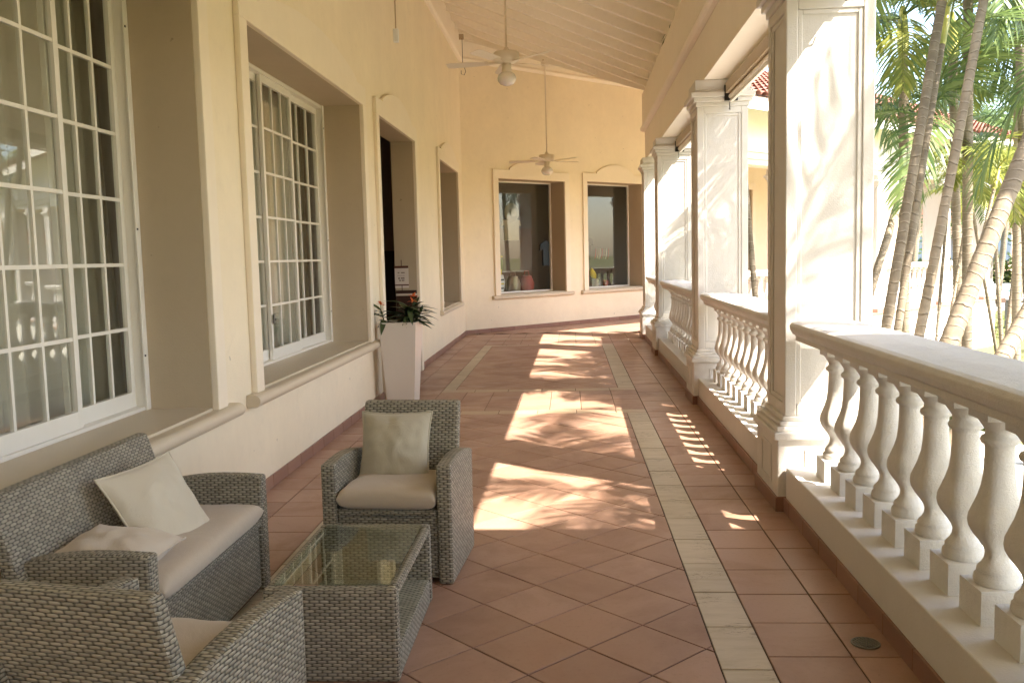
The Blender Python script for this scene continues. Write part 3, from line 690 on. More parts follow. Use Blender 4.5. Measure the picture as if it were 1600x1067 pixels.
for i, (x, yy, zz, c, lb) in enumerate(((-1.5, 2.35, 1.25, 'navy', 'navy shirt on the rail at the right of the left shop window'), (-1.5, 1.35, 1.30, 'black', 'black shirt deep in the left shop window'), (-1.45, 3.55, 1.2, 'navy', 'navy sarong hung at the left of the mug window'), (-1.5, 4.75, 1.3, 'dado', 'dark brown shirt at the right of the mug window'))):
    s_ = sthing('hanging_garment', x, yy, zz, lb, 'garment', 'garments hanging in the shop')
    MB().prism([(-.18, 0), (.18, 0), (.19, .36), (.28, .33), (.26, .48), (.09, .56), (0, .52), (-.09, .56), (-.26, .48), (-.28, .33), (-.19, .36)], lambda a, b, t: (.025 if t else -.025, a, b)).build('cloth', M[c], s_, .012); MB().tube([(0, 0, .53), (0, 0, .66), (0, .03, .70)], .006, 5).build('hanger', M['metal'], s_)
# mannequin with dress
mq = sthing('mannequin', -1.0, 4.05, 0, 'mannequin in a dark grey dress behind the mugs', 'mannequin')
MB().lathe([(.16, 0), (.16, .02), (.02, .04), (.02, 1.15), (.10, 1.2)], 14).build('stand', M['black'], mq)
MB().lathe([(.24, 1.0), (.22, 1.2), (.19, 1.45), (.15, 1.62), (.17, 1.78), (.19, 1.95), (.12, 2.06), (.05, 2.08)], 18).build('dress', M['dressc'], mq)
MB().lathe([(.045, 2.07), (.045, 2.15), (.09, 2.2), (.10, 2.28), (.085, 2.36), (.04, 2.40), (0, 2.405)], 14, cap=False).build('head', M['skin'], mq)
for s_ in (-1, 1): MB().tube([(0, s_*.17, 1.98), (.02, s_*.24, 1.7), (.06, s_*.25, 1.42)], [.045, .04, .03], 8).build('arm', M['dressc'], mq)
def mug(yy, c, lb, zz=.722, x=-.60, r=.055, h=.13):
    m_ = sthing('mug', x, yy, zz, lb, 'mug', 'mugs in the shop window')
    MB().lathe([(r*.9, 0), (r, .01), (r, h), (r*.88, h), (r*.86, .02), (0, .02)], 16, cap=False).build('cup', M[c], m_)
    MB().tube([(0, r-.004, h*.8), (0, r+.04, h*.75), (0, r+.045, h*.35), (0, r-.004, h*.25)], .009, 6).build('handle', M[c], m_)
mug(3.82, 'mint', 'mint green mug at the left of the shop window mugs'); mug(4.14, 'ivory', 'ivory patterned mug in the middle of the shop window mugs', h=.17, r=.07); mug(4.47, 'redp', 'red and yellow mug at the right of the shop window mugs')
vz = sthing('bottle', -.66, 3.90, .85, 'light blue bottle on the mint mug in the shop window', 'bottle'); MB().lathe([(.06, 0), (.065, .02), (.065, .16), (.04, .2), (.03, .26), (.035, .28)], 14).build('body', M['lightblue'], vz)
bn = sthing('toy_banana', -.68, 4.14, .90, 'bright yellow banana shaped toy above the ivory mug', 'toy'); MB().tube([(0, .09, 0), (0, .05, .05), (0, 0, .10), (0, -.03, .17), (0, -.03, .24)], [.02, .06, .075, .06, .02], 10).build('body', M['yellowp'], bn)
for i, yy in enumerate((3.62, 4.30, 4.62, 4.75)):
    s_ = sthing('figurine', -.66, yy, .722, ('pale carved figurine left of the mint mug', 'grey round figurine beside the yellow banana toy', 'dark slim figurine right of the red mug', 'dark tall figurine at the right edge of the mug window')[i], 'figurine', 'figurines in the shop window')
    hh = (.2, .2, .34, .38)[i]; MB().lathe([(.05, 0), (.055, .02), (.03, hh*.3), (.045, hh*.55), (.02, hh*.72), (.035, hh*.85), (.02, hh*.97), (0, hh)], 12, cap=False).build('body', M[('ivory', 'stone', 'dado', 'dado')[i]], s_)
for i in range(7):
    yy = 4.42+i*.07; s_ = sthing('bead_necklace', -.85, yy, 1.55, ('red bead necklace hanging first from the left', 'straw coloured bead necklace second from the left', 'ivory bead necklace third from the left', 'red bead necklace in the middle of the row', 'straw coloured bead necklace third from the right', 'ivory bead necklace second from the right', 'red bead necklace hanging last at the right')[i]+' in the mug window', 'necklace', 'bead necklaces in the shop window')
    MB().tube([(0, .02*cos(t_*pi/8), -.22*sin(t_*pi/16)**.7*random.uniform(.9, 1.1)) for t_ in range(0, 17)], .008, 5).build('beads', M[('redp', 'straw', 'ivory')[i % 3]], s_)

# ------------------------------------------------------------------ ceiling, rafters, roof
def zc(x): return 4.59-.415*x
MIT0 = (-1.93, 16.85); MIT1 = (1.32, 15.12)
def ymit(x): return MIT0[1]+(x-MIT0[0])*(MIT1[1]-MIT0[1])/(MIT1[0]-MIT0[0])
def xmit(y): return MIT0[0]+(y-MIT0[1])*(MIT1[0]-MIT0[0])/(MIT1[1]-MIT0[1])
cl = MB(); dk = .19
xl, xr = -2.4, 2.05
cl.hexa([(xl, -6, zc(xl)+dk), (xr, -6, zc(xr)+dk), (xr, ymit(xr), zc(xr)+dk), (xl, ymit(xl), zc(xl)+dk)], [(xl, -6, zc(xl)+dk+.08), (xr, -6, zc(xr)+dk+.08), (xr, ymit(xr), zc(xr)+dk+.08), (xl, ymit(xl), zc(xl)+dk+.08)])
ceiling = struct('ceiling', cl, M['deck'])
def rafter_mesh(xa, xb, wd=.075, dp=.188):
    return MB().hexa([(xa, 0, zc(xa)), (xb, 0, zc(xb)), (xb, wd, zc(xb)), (xa, wd, zc(xa))], [(xa, 0, zc(xa)+dp), (xb, 0, zc(xb)+dp), (xb, wd, zc(xb)+dp), (xa, wd, zc(xa)+dp)])
RS = .577; y = 9.70-RS*22; full = None
while y < 16.8:
    xe = 1.24 if y < ymit(1.24)-.1 else xmit(y+.075)
    if y < ymit(1.24)-.1:
        if full is None: full = rafter_mesh(WX+.02, 1.262).mesh('rafter', M['rafter'])
        put('rafter', full, ceiling, .004, (0, y, random.uniform(-.004, .004)))
    elif xe > WX+.1: rafter_mesh(WX+.02, xe).build('rafter', M['rafter'], ceiling, .004, (0, y, 0))
    y += RS
# mitre beam where the two roofs meet
p0 = Vector((MIT0[0], MIT0[1], zc(MIT0[0]))); p1 = Vector((MIT1[0], MIT1[1], zc(MIT1[0])))
dv = (p1-p0).normalized(); sd = Vector((0, 0, 1)).cross(dv).normalized()*.03
hb = MB(); lo = Vector((0, 0, -.02)); hi = Vector((0, 0, .17)); hb.hexa([p0-sd+lo, p1-sd+lo, p1+sd+lo, p0+sd+lo], [p0-sd+hi, p1-sd+hi, p1+sd+hi, p0+sd+hi])
hb.build('mitre_beam', M['rafter'], ceiling)
s2 = sd*2.6; hb = MB(); lo = Vector((0, 0, .035)); hb.hexa([p0+sd*1.2+lo, p1+sd*1.2+lo, p1+s2+lo, p0+s2+lo], [p0+sd*1.2+hi, p1+sd*1.2+hi, p1+s2+hi, p0+s2+hi]); hb.build('mitre_trim', M['dado'], ceiling)
# wing ceiling: high at the yellow wall, low at the colonnade
def zs_(x): return 5.39-.415*(x-LF)*1.0
wc = MB(); xa, xb = LF-.5, 2.05
ya_, yb_ = (.45, -1.05)   # mitre start offsets along the wing
wc.hexa([(xa, -.2, zs_(xa)+dk), (xb, .9, zs_(xb)+dk), (xb, 17, zs_(xb)+dk), (xa, 17, zs_(xa)+dk)], [(xa, -.2, zs_(xa)+dk+.08), (xb, .9, zs_(xb)+dk+.08), (xb, 17, zs_(xb)+dk+.08), (xa, 17, zs_(xa)+dk+.08)])
wceil = struct('wing_ceiling', wc, M['deck'], loc=FS.o, rot=(0, 0, FS.rz))
rfm = MB().hexa([(LF+.02, 0, zs_(LF+.02)), (1.24, 0, zs_(1.24)), (1.24, .075, zs_(1.24)), (LF+.02, .075, zs_(LF+.02))], [(LF+.02, 0, zs_(LF+.02)+.188), (1.24, 0, zs_(1.24)+.188), (1.24, .075, zs_(1.24)+.188), (LF+.02, .075, zs_(LF+.02)+.188)]).mesh('rafter', M['rafter'])
for i in range(26): put('rafter', rfm, wceil, .004, (0, 1.75+i*RS, 0))

# clay tile roofs seen from outside (pan tile courses)
def tile_roof(name, frame, x_lo, z_lo, x_hi, z_hi, y0, y1, loc, rz):
    b = MB(); b.hexa([(x_lo, y0, z_lo), (x_lo, y1, z_lo), (x_hi, y1, z_hi), (x_hi, y0, z_hi)], [(x_lo, y0, z_lo+.06), (x_lo, y1, z_lo+.06), (x_hi, y1, z_hi+.06), (x_hi, y0, z_hi+.06)])
    ro = struct(name, b, M['roofflat'], loc=loc, rot=(0, 0, rz))
    t = MB(); L_ = sqrt((x_hi-x_lo)**2+(z_hi-z_lo)**2); n_r = int(L_/.36); n_c = int((y1-y0)/.22); ux, uz = (x_hi-x_lo)/L_, (z_hi-z_lo)/L_
    if ux > 0: nx, nz = -uz, ux
    else: nx, nz = uz, -ux
    for r_ in range(n_r):
        for c in range(n_c):
            yy = y0+.11+c*.22; s0 = r_*.36; s1 = s0+.42; v = []
            for s_, up in ((s0, .115), (s1, .075)):
                for q in range(6):
                    a = pi*q/5; h_ = sin(a)*.075+up-.02; v.append((x_lo+ux*s_+nx*h_, yy-cos(a)*.105+random.uniform(-.004, .004), z_lo+uz*s_+nz*h_))
            t.add(v, [(q, q+1, 7+q, 6+q) for q in range(5)])
    tag(t.build('roof_tiles', M['rooftile'], ro), kind='stuff'); return ro
tile_roof('wing_roof', None, 2.35, zs_(2.35)+.32, -2.4, zs_(-2.4)+.32, 1.2, 17.2, FS.o, FS.rz)

# ------------------------------------------------------------------ colonnade builders (frame local: x across, y along)
def lw(name, fr, x, y, z, label, cat, group=None): return empty(name, fr.w(x, y, z), fr.rz, label, cat, group)
def column(fr, y, label, pil=False):
    c = lw('column', fr, 1.4065, y+.2775, 0, label, 'column', 'white panelled veranda columns')
    hp, hs = .2825, .2325
    # pedestal
    b = MB().box(-hp, hp, -hp, hp, 0, .40); b.build('pedestal', M['rough_white'], c, .006)
    b = MB().box(-hp-.012, hp+.012, -hp-.012, hp+.012, 0, .082); b.build('skirting', M['skirt'], c, .003)
    st = MB(); 
    for q, (a, z0, z1) in enumerate(((hp+.022, .40, .442), (hp+.006, .442, .468), (hp-.014, .468, .492), (hp-.034, .492, .520))): st.box(-a, a, -a, a, z0, z1)
    st.build('pedestal_moulding', M['rough_white'], c, .007)
    for k_ in range(4):
        pn = MB(); w = .115; d = hp+.0
        pn.box(-w-.02, w+.02, -d-.006, -d, .125, .145); pn.box(-w-.02, w+.02, -d-.006, -d, .325, .345); pn.box(-w-.02, -w, -d-.006, -d, .145, .325); pn.box(w, w+.02, -d-.006, -d, .145, .325)
        pn.build('pedestal_panel', M['rough_white'], c, .003, rot=(0, 0, k_*pi/2))
    # shaft : corner posts and rails around recessed panels
    s_ = MB(); pw = .062; z0, z1 = .520, 2.76
    for sx in (-1, 1):
        for sy in (-1, 1): s_.box(*sorted((sx*hs, sx*(hs-pw))), *sorted((sy*hs, sy*(hs-pw))), z0, z1)
    for k_ in range(2):
        for sg in (-1, 1):
            for za, zb in ((z0, .585), (2.70, z1)):
                if k_ == 0: s_.box(-hs+pw, hs-pw, *sorted((sg*hs, sg*(hs-pw))), za, zb)
                else: s_.box(*sorted((sg*hs, sg*(hs-pw))), -hs+pw, hs-pw, za, zb)
    s_.build('shaft', M['white'], c, .006)
    for k_ in range(4):
        p_ = MB(); d = hs-.020; w = hs-pw
        p_.box(-w, w, -d, -d+.03, .585, 2.70); p_.build('shaft_panel', M['white'], c, 0, rot=(0, 0, k_*pi/2))
        q = MB(); t = .026; a = hs-.009
        q.box(-w, -w+t, -a, -d, .585, 2.70); q.box(w-t, w, -a, -d, .585, 2.70); q.box(-w+t, w-t, -a, -d, .585, .585+t); q.box(-w+t, w-t, -a, -d, 2.70-t, 2.70)
        q.build('panel_moulding', M['white'], c, .007, rot=(0, 0, k_*pi/2))
    cp = MB(); 
    for a, za, zb in ((hs+.012, 2.76, 2.80), (hs+.034, 2.80, 2.84), (hs+.058, 2.84, 2.885), (hs+.03, 2.885, 2.905), (hs+.018, 2.905, 3.0)): cp.box(-a, a, -a, a, za, zb)
    cp.build('capital', M['white'], c, .007); return c
# baluster
bal_prof = [(.0, .0)]
BH = .70
prof = [(.050, .104), (.059, .110), (.063, .124), (.061, .140), (.053, .147), (.055, .154), (.052, .166), (.041, .178), (.033, .192), (.029, .208), (.031, .224), (.041, .244), (.054, .264), (.064, .286), (.068, .306), (.067, .330), (.061, .358), (.053, .390), (.046, .425), (.042, .465), (.040, .510), (.0395, .550), (.040, .562), (.049, .568), (.053, .578), (.049, .588), (.040, .594), (.040, .610), (.048, .624), (.058, .640), (.061, .650)]
sq = [0, 0, 0, 0, 0, 0, 0, .1, .3, .6, .85, .95, .95, .95, .9, .8, .6, .4, .25, .12, .05, 0, 0, 0, 0, 0, 0, 0, 0, 0, 0]
bb = MB(); bb.lathe([(r*1.09, z) for r, z in prof], 28, sq=sq); bb.box(-.081, .081, -.081, .081, 0, .112); bb.box(-.070, .070, -.070, .070, .646, .705)
BAL = bb.mesh('baluster', M['rough_white'])
rail_prof = [(-.150, 0), (-.150, .028), (-.166, .038), (-.178, .060), (-.182, .080), (-.172, .098), (-.150, .104), (0, .108), (.150, .104), (.172, .098), (.182, .080), (.178, .060), (.166, .038), (.150, .028), (.150, 0)]
def bay(fr, y0, y1, label, skirt=True, first=None, sp=.257, simple=False):
    L = y1-y0; c = lw('balustrade', fr, 1.365, y0, 0, label, 'balustrade', 'balustrades between the veranda columns')
    MB().box(-.197, .197, .001, L-.001, -.0, .247).build('base_wall', M['white'], c, .006)
    if skirt:
        n_ = int(L/.3015)+1
        for i in range(n_):
            a, b_ = i*.3015, min(L, i*.3015+.2985)
            if b_-a > .03: MB().box(-.210, -.197, a, b_, 0, .080).build('skirting_tile', M['skirt'], c, .002)
    MB().sweep(rail_prof, (0, .001, .945), (0, L-.001, .945)).build('rail', M['rough_white'], c, .004)
    n_ = int((L-.10)/sp); off = (first-y0) if first else (L-(n_-1)*sp)/2
    y = off
    while y > .12: y -= sp
    if y < .09: y += sp
    while y < L-.08:
        put('baluster', BAL, c, 0, (random.uniform(-.002, .002), y, .246), (0, 0, random.choice((0, pi/2, pi, -pi/2)))); y += sp
    return c
COLS = [.98, 5.005, 8.60, 12.76, 15.30]
column(FR, COLS[1], 'tall white panelled column at right of the view, nearest of the row')
column(FR, COLS[2], 'white column second along the veranda, beyond the nearest one')
column(FR, COLS[3], 'white column third along the veranda, shorter looking in the distance')
column(FR, COLS[4], 'white column at the corner where the veranda turns, farthest of the row')
column(FR, COLS[0], 'white column beside the camera, outside the picture at right')
bay(FR, COLS[0]+.567, COLS[1]-.012, 'balustrade in the right foreground with thick vase shaped balusters', first=4.978-.0)
bay(FR, COLS[1]+.567, COLS[2]-.012, 'balustrade in the second bay, between the nearest and second columns')
bay(FR, COLS[2]+.567, COLS[3]-.012, 'balustrade in the third bay, far along the right side')
bay(FR, COLS[3]+.567, 15.20, 'short balustrade length before the corner column')
bay(FR, -5.5, COLS[0]-.012, 'balustrade behind the camera, outside the picture')
for yy, lb in ((5.2, 'first white column of the turned wing, across the garden'), (8.75, 'second white column of the turned wing, behind the ringed palm trunks'), (11.95, 'third white column of the turned wing, between thin palm trunks'), (14.45, 'last white column at the end of the turned wing')): column(FS, yy, lb)
ys = [1.32, 5.2, 8.75, 11.95, 14.45]
for i, (a, b_) in enumerate(zip(ys, ys[1:])):
    bay(FS, a+.567, b_-.012, ('balustrade of the wing, first bay past the corner', 'balustrade of the wing, second bay behind the palms', 'balustrade of the wing, third bay with bright sunlit base', 'balustrade of the wing, last bay near the lawn')[i])
# beams above the columns
def beam(name, fr, y0, y1):
    b = MB(); b.box(1.235, 1.60, y0, y1, 3.001, 4.02)
    o_ = struct(name, b, M['beam'], .004, fr.o, (0, 0, fr.rz))
    mp = [(0, 0), (.0, .62), (-.045, .62), (-.045, .09), (-.055, .085), (-.075, .07), (-.08, .045), (-.07, .02), (-.045, .004)]
    MB().sweep(mp, (1.234, y0, 3.46), (1.234, y1, 3.46)).build('upper_board', M['beam'], o_)
    if name == 'wing_beam': MB().box(1.6005, 1.612, y0+.01, y1-.01, 3.3, 4.02).build('frieze', M['ext_white'], o_); MB().box(1.6005, 1.612, y0+.01, y1-.01, 3.005, 3.1).build('fascia', M['ext_white'], o_)
    e = MB(); e.box(1.60, 1.66, y0, y1, 3.10, 3.22); e.box(1.60, 1.70, y0, y1, 3.22, 3.30); e.build('outer_cornice', M['ext_white'], o_, .008)
    return o_
beam('veranda_beam', FR, -6, 15.75); beam('wing_beam', FS, 1.95, 15.2)
# wing exterior base below floor level, end wall
struct('wing_base', MB().box(1.10, 1.66, .9, 15.3, -1.4, -.001), M['ext_white'], 0, FS.o, (0, 0, FS.rz))
struct('veranda_base', MB().box(1.46, 1.62, -6, 15.9, -1.4, -.001), M['ext_white'], 0, FR.o, (0, 0, FR.rz))
struct('wing_eave', MB().hexa([(1.6, 1.2, zs_(1.6)+.17), (2.36, 1.2, zs_(2.36)+.17), (2.36, 17, zs_(2.36)+.17), (1.6, 17, zs_(1.6)+.17)], [(1.6, 1.2, zs_(1.6)+.33), (2.36, 1.2, zs_(2.36)+.33), (2.36, 17, zs_(2.36)+.33), (1.6, 17, zs_(1.6)+.33)]), M['ext_white'], 0, FS.o, (0, 0, FS.rz))
# roller blinds
def blind(y0, y1, label):
    c = lw('roller_blind', FR, 1.475, y0, 0, label, 'blind', 'rolled up blinds under the veranda beam'); L = y1-y0
    MB().box(-.05, .05, .02, L-.02, 2.865, 2.965).build('housing', M['blindm'], c, .004)
    MB().tube([(0, .03, 2.838), (0, L-.03, 2.838)], .026, 10).build('rolled_cloth', M['beam'], c)
    MB().box(-.014, .014, .04, L-.04, 2.785, 2.806).build('bottom_bar', M['alu'], c, .003)
    for yy in (.03, L-.06): MB().box(-.06, .06, yy, yy+.03, 2.80, 2.94).build('bracket', M['black'], c, .003)
    MB().tube([(-.02, L-.09, 2.785), (-.02, L-.09, 2.74), (-.015, L-.075, 2.715), (-.02, L-.06, 2.73)], .005, 6).build('hook', M['metal'], c)
blind(COLS[1]+.53, COLS[2]+.04, 'rolled up tan blind under the beam between the nearest and second columns')
blind(COLS[2]+.53, COLS[3]+.04, 'rolled up tan blind in the third bay of the veranda')
blind(COLS[0]+.53, COLS[1]+.04, 'rolled up blind above the right foreground balustrade, ending at the nearest column')

# unseen end wall behind the camera, drawn close to keep the foreground dark
struct('end_wall', MB().box(-1.93, 1.2, -2.7, -2.5, 0, 5.5), M['yellow'])


# ------------------------------------------------------------------ wicker set
def wick(mb, name, par, bev=.012, material='wicker'): return mb.build(name, M[material], par, bev)
def arm_mesh(x0, x1, depth):
    pts = [(0, 0), (depth, 0), (depth, .50)]
    n = 8
    for i in range(1, n+1):
        t = i/n; pts.append((depth*(1-t), .50+.035*t+.028*sin(pi*t)*(1-.2*t)))
    return MB().prism(pts, lambda a, b, t: (x1 if t else x0, a, b))
def cushion(w, d, h, name, par, material, loc, rnd=3.5, nu=26, nv=22, puff=.012, seed=0):
    def top(a, b, s):
        u, v = (math.copysign(1-(1-abs(t))**2.1, t) for t in (2*a-1, 2*b-1)); e = (max(0, 1-abs(u)**14)**.5*max(0, 1-abs(v)**14)**.5)
        wv = noise.noise(Vector((u*2+seed, v*2, s)))*.010*e
        return (u*w/2*(1-.012*(1-e)), v*d/2*(1-.012*(1-e)), h/2+s*(h/2*e+puff*(1-u*u)*(1-v*v))+ (wv if s > 0 else 0))
    mb = MB(); mb.grid(lambda a, b: top(a, b, 1), nu, nv); mb.grid(lambda a, b: top(1-a, b, -1), nu, nv)
    o_ = mb.build(name, M[material], par, 0, loc); return o_
def armchair(loc, rz, label, W=.59, D=.54, name='armchair', cat='armchair', group='grey wicker armchairs', hb_=.736):
    c = empty(name, (*loc, 0), rz, label, cat, group); a = .067; wi = W/2-a
    for x0, x1 in ((-W/2, -wi), (wi, W/2)): wick(arm_mesh(x0, x1, D), 'armrest', c)
    wick(MB().box(-wi+.001, wi-.001, .022, D-.02, .02, .300), 'seat_base', c, .006)
    wick(MB().box(-wi+.001, wi-.001, .008, D-.06, .302, .332), 'seat_lip', c, .012)
    wb = wi+.012; ty = D-.012
    xl_, xr_ = (-wb-.10, wb-.03) if cat == 'sofa' else (-wb, wb)
    bk = MB().hexa([(xl_, D-.135, .335), (xr_, D-.135, .335), (xr_, D-.075, .335), (xl_, D-.075, .335)], [(xl_, ty, hb_), (xr_, ty, hb_), (xr_, ty+.052, hb_), (xl_, ty+.052, hb_)])
    if True: wick(bk, 'backrest', c, .014)
    return c
near = armchair((-1.04, 2.463), radians(169.2), 'wicker armchair in the bottom left corner, its back turned to us', hb_=.722)
far = armchair((-.827, 3.892), radians(-3.94), 'wicker armchair facing us behind the glass table, with one pillow')
sofa = armchair((-1.353, 3.312), radians(90), 'two seat grey wicker sofa along the wall under the window', 1.132, .50, 'wicker_sofa', 'sofa', None, .752)
sofa.scale = (1, 1, .95)
def rest(root, name, label, cat, group, w, d, h, loc, material, seed):
    """cushion laid in a seat: its own thing, placed in world space"""
    R_ = Matrix.Rotation(root.rotation_euler.z, 4, 'Z'); p = root.location+(R_ @ Vector(loc))
    o_ = cushion(w, d, h, name, None, material, p, seed=seed); o_.rotation_euler = (0, 0, root.rotation_euler.z); return tag(o_, label, cat, group)
rest(far, 'seat_cushion', 'taupe seat cushion on the armchair facing us', 'cushion', 'taupe seat cushions', .452, .42, .092, (0, .195, .3325), 'seatfab', 1)
rest(near, 'seat_cushion', 'taupe seat cushion in the armchair turned away from us', 'cushion', 'taupe seat cushions', .452, .42, .092, (0, .195, .3325), 'seatfab', 2)
rest(sofa, 'seat_cushion', 'long taupe seat cushion on the wicker sofa', 'cushion', 'taupe seat cushions', .99, .43, .088, (0, .205, .316), 'seatfab', 3)
def pillow(center, rot, size, thick, label, material, seed, bend=0, spin=0):
    n = 30
    def fn(a, b, s):
        u, v = 2*a-1, 2*b-1
        pin = .085; x = u*(1-pin*(1-v*v)**1.0*abs(u)**2); y = v*(1-pin*(1-u*u)*abs(v)**2)
        e = max(0, (1-u*u))**.55*max(0, (1-v*v))**.55
        f1 = noise.noise(Vector((u*1.7+seed*3.1, v*1.7, s*.6)))*.22+noise.noise(Vector((u*4.2+seed, v*3.1, 3+s)))*.10+abs(noise.noise(Vector((u*2.3, v*2.3+seed*1.7, 9+s))))*-.14
        rad = sin(9*atan2(v, u)+seed)*.07*max(0, (abs(u)**3+abs(v)**3))*e
        z = s*thick/2*e*(1+f1)+rad*thick*.8*s
        x, y = x*cos(spin)-y*sin(spin), x*sin(spin)+y*cos(spin)
        return (x*size/2, y*size/2, z+bend*(u*u)*.5+.006*sin(3*u+seed))
    mb = MB(); mb.grid(lambda a, b: fn(a, b, 1), n, n); mb.grid(lambda a, b: fn(1-a, b, -1), n, n)
    o_ = mb.build('pillow', M[material], None, 0, center, rot)
    edge = []
    for i in range(n+1): edge.append(fn(i/n, 0, 0))
    for i in range(1, n+1): edge.append(fn(1, i/n, 0))
    for i in range(1, n+1): edge.append(fn(1-i/n, 1, 0))
    for i in range(1, n): edge.append(fn(0, 1-i/n, 0))
    edge.append(edge[0]); MB().tube(edge, .0042, 6, cap=False).build('piping', M[material], o_)
    return tag(o_, label, 'pillow', 'scatter pillows')
pillow((-.842, 4.225, .545), (radians(71), 0, radians(-4)), .345, .13, 'sage beige square pillow against the back of the armchair facing us', 'pilA', 1)
pillow((-1.595, 3.36, .498), (radians(57), radians(6), radians(68)), .40, .13, 'ivory pillow leaning on the middle of the wicker sofa back', 'pilB', 2, spin=radians(11))
pillow((-1.59, 2.965, .450), (radians(7), radians(6), radians(-8)), .345, .15, 'pale creased pillow lying flat at the near end of the wicker sofa', 'pilC', 5)

# glass topped table
tb = empty('coffee_table', (-.832, 3.325, 0), 0, 'low wicker coffee table with an inset glass top before the sofa', 'table')
tw, td, thh = .232, .380, .33
for s_ in (-1, 1): wick(MB().box(-tw, tw, *sorted((s_*td, s_*(td-.045))), 0, thh), 'end_panel', tb)
wick(MB().box(-tw+.004, tw-.004, -td+.046, td-.046, .0, .105), 'shelf', tb, .008, 'wicker_in')
for s_ in (-1, 1): wick(MB().box(*sorted((s_*tw, s_*(tw-.034))), -td+.0455, td-.0455, thh-.036, thh-.0005), 'side_rail', tb)
MB().box(-tw+.030, tw-.030, -td+.035, td-.035, thh+.0012, thh+.0065).build('glass_top', M['tglass'], tb, .001)

# ------------------------------------------------------------------ planter with plant
pt = empty('planter', (-1.662, 8.86, 0), radians(-2), 'tall tapered white square planter beside the doorway', 'planter')
a, b_ = .130, .183
pl = MB(); z1 = .822
pl.hexa([(-a, -a, 0), (a, -a, 0), (a, a, 0), (-a, a, 0)], [(-b_, -b_, z1), (b_, -b_, z1), (b_, b_, z1), (-b_, b_, z1)])
pl.f.pop(1); pl.uv.pop(1); pl.sm.pop(1)
i_ = b_-.016
pl.add([(-b_, -b_, z1), (b_, -b_, z1), (b_, b_, z1), (-b_, b_, z1), (-i_, -i_, z1), (i_, -i_, z1), (i_, i_, z1), (-i_, i_, z1), (-i_, -i_, z1-.06), (i_, -i_, z1-.06), (i_, i_, z1-.06), (-i_, i_, z1-.06)],
       [(0, 1, 5, 4), (1, 2, 6, 5), (2, 3, 7, 6), (3, 0, 4, 7), (4, 5, 9, 8), (5, 6, 10, 9), (6, 7, 11, 10), (7, 4, 8, 11)])
pl.build('pot', M['pot'], pt); MB().box(-i_+.001, i_-.001, -i_+.001, i_-.001, z1-.09, z1-.055).build('soil', M['dado'], pt)
def leaf_mesh(L, w, droop, fold=.3):
    n = 6; v = []; f = []
    for i in range(n+1):
        t = i/n; ww = w*sin(pi*(t**.8))**.8*.5+.0005; x = L*t; z = -droop*L*t*t
        v += [(x, -ww, z+fold*ww), (x, 0, z), (x, ww, z+fold*ww)]
    for i in range(n): f += [(3*i, 3*i+1, 3*i+4, 3*i+3), (3*i+1, 3*i+2, 3*i+5, 3*i+4)]
    b = MB(); b.add(v, f, smooth=True); return b
LEAF = [leaf_mesh(.19, .044, .3).mesh('leaf', M['leafd']), leaf_mesh(.23, .050, .5).mesh('leaf', M['leafd']), leaf_mesh(.16, .040, .15).mesh('leaf', M['leafd'])]
PETAL = leaf_mesh(.055, .022, .3).mesh('petal', M['petal'])
def bushy(loc, stems, label, flowers, seed):
    rn = random.Random(seed); c = empty('flowering_plant', loc, 0, label, 'plant', 'plants in the white planter')
    for (dx, dy, hgt, nl) in stems:
        MB().tube([(dx*.2, dy*.2, 0), (dx*.6, dy*.6, hgt*.5), (dx, dy, hgt)], [.006, .005, .003], 6).build('stem', M['leafd'], c)
        for q in range(nl):
            t = .25+.75*q/nl; az = q*2.4+rn.uniform(-.4, .4); el = radians(rn.uniform(-5, 50)*(t))
            o_ = put('leaf', rn.choice(LEAF), c, 0, (dx*(.2+.8*t), dy*(.2+.8*t), hgt*t), (rn.uniform(-.3, .3), -el, az)); s_ = rn.uniform(.75, 1.15); o_.scale = (s_, s_, s_)
    for (dx, dy, z) in flowers:
        fl = MB().tube([(0, 0, -.10), (0, 0, 0)], .003, 5).build('flower', M['leafd'], c, 0, (dx, dy, z))
        for q in range(9):
            put('petal', PETAL, fl, 0, (0, 0, 0), (0, -radians(rn.uniform(5, 70)), q*2*pi/9*1.7))
    return c
bushy((-1.585, 8.86, .775), [(.02, -.03, .20, 20), (.09, .03, .18, 16), (-.04, .02, .17, 15), (.14, -.02, .15, 12), (.05, .08, .20, 12), (.06, -.07, .13, 12)], 'dense dark leaved plant with an orange flower at the right of the planter', [(.05, -.03, .24), (.06, -.02, .29)], 3)
bushy((-1.80, 8.82, .775), [(-.045, -.02, .17, 10), (.03, .02, .09, 5)], 'small dark leaved plant leaning out at the left of the planter', [(-.045, -.02, .215)], 9)

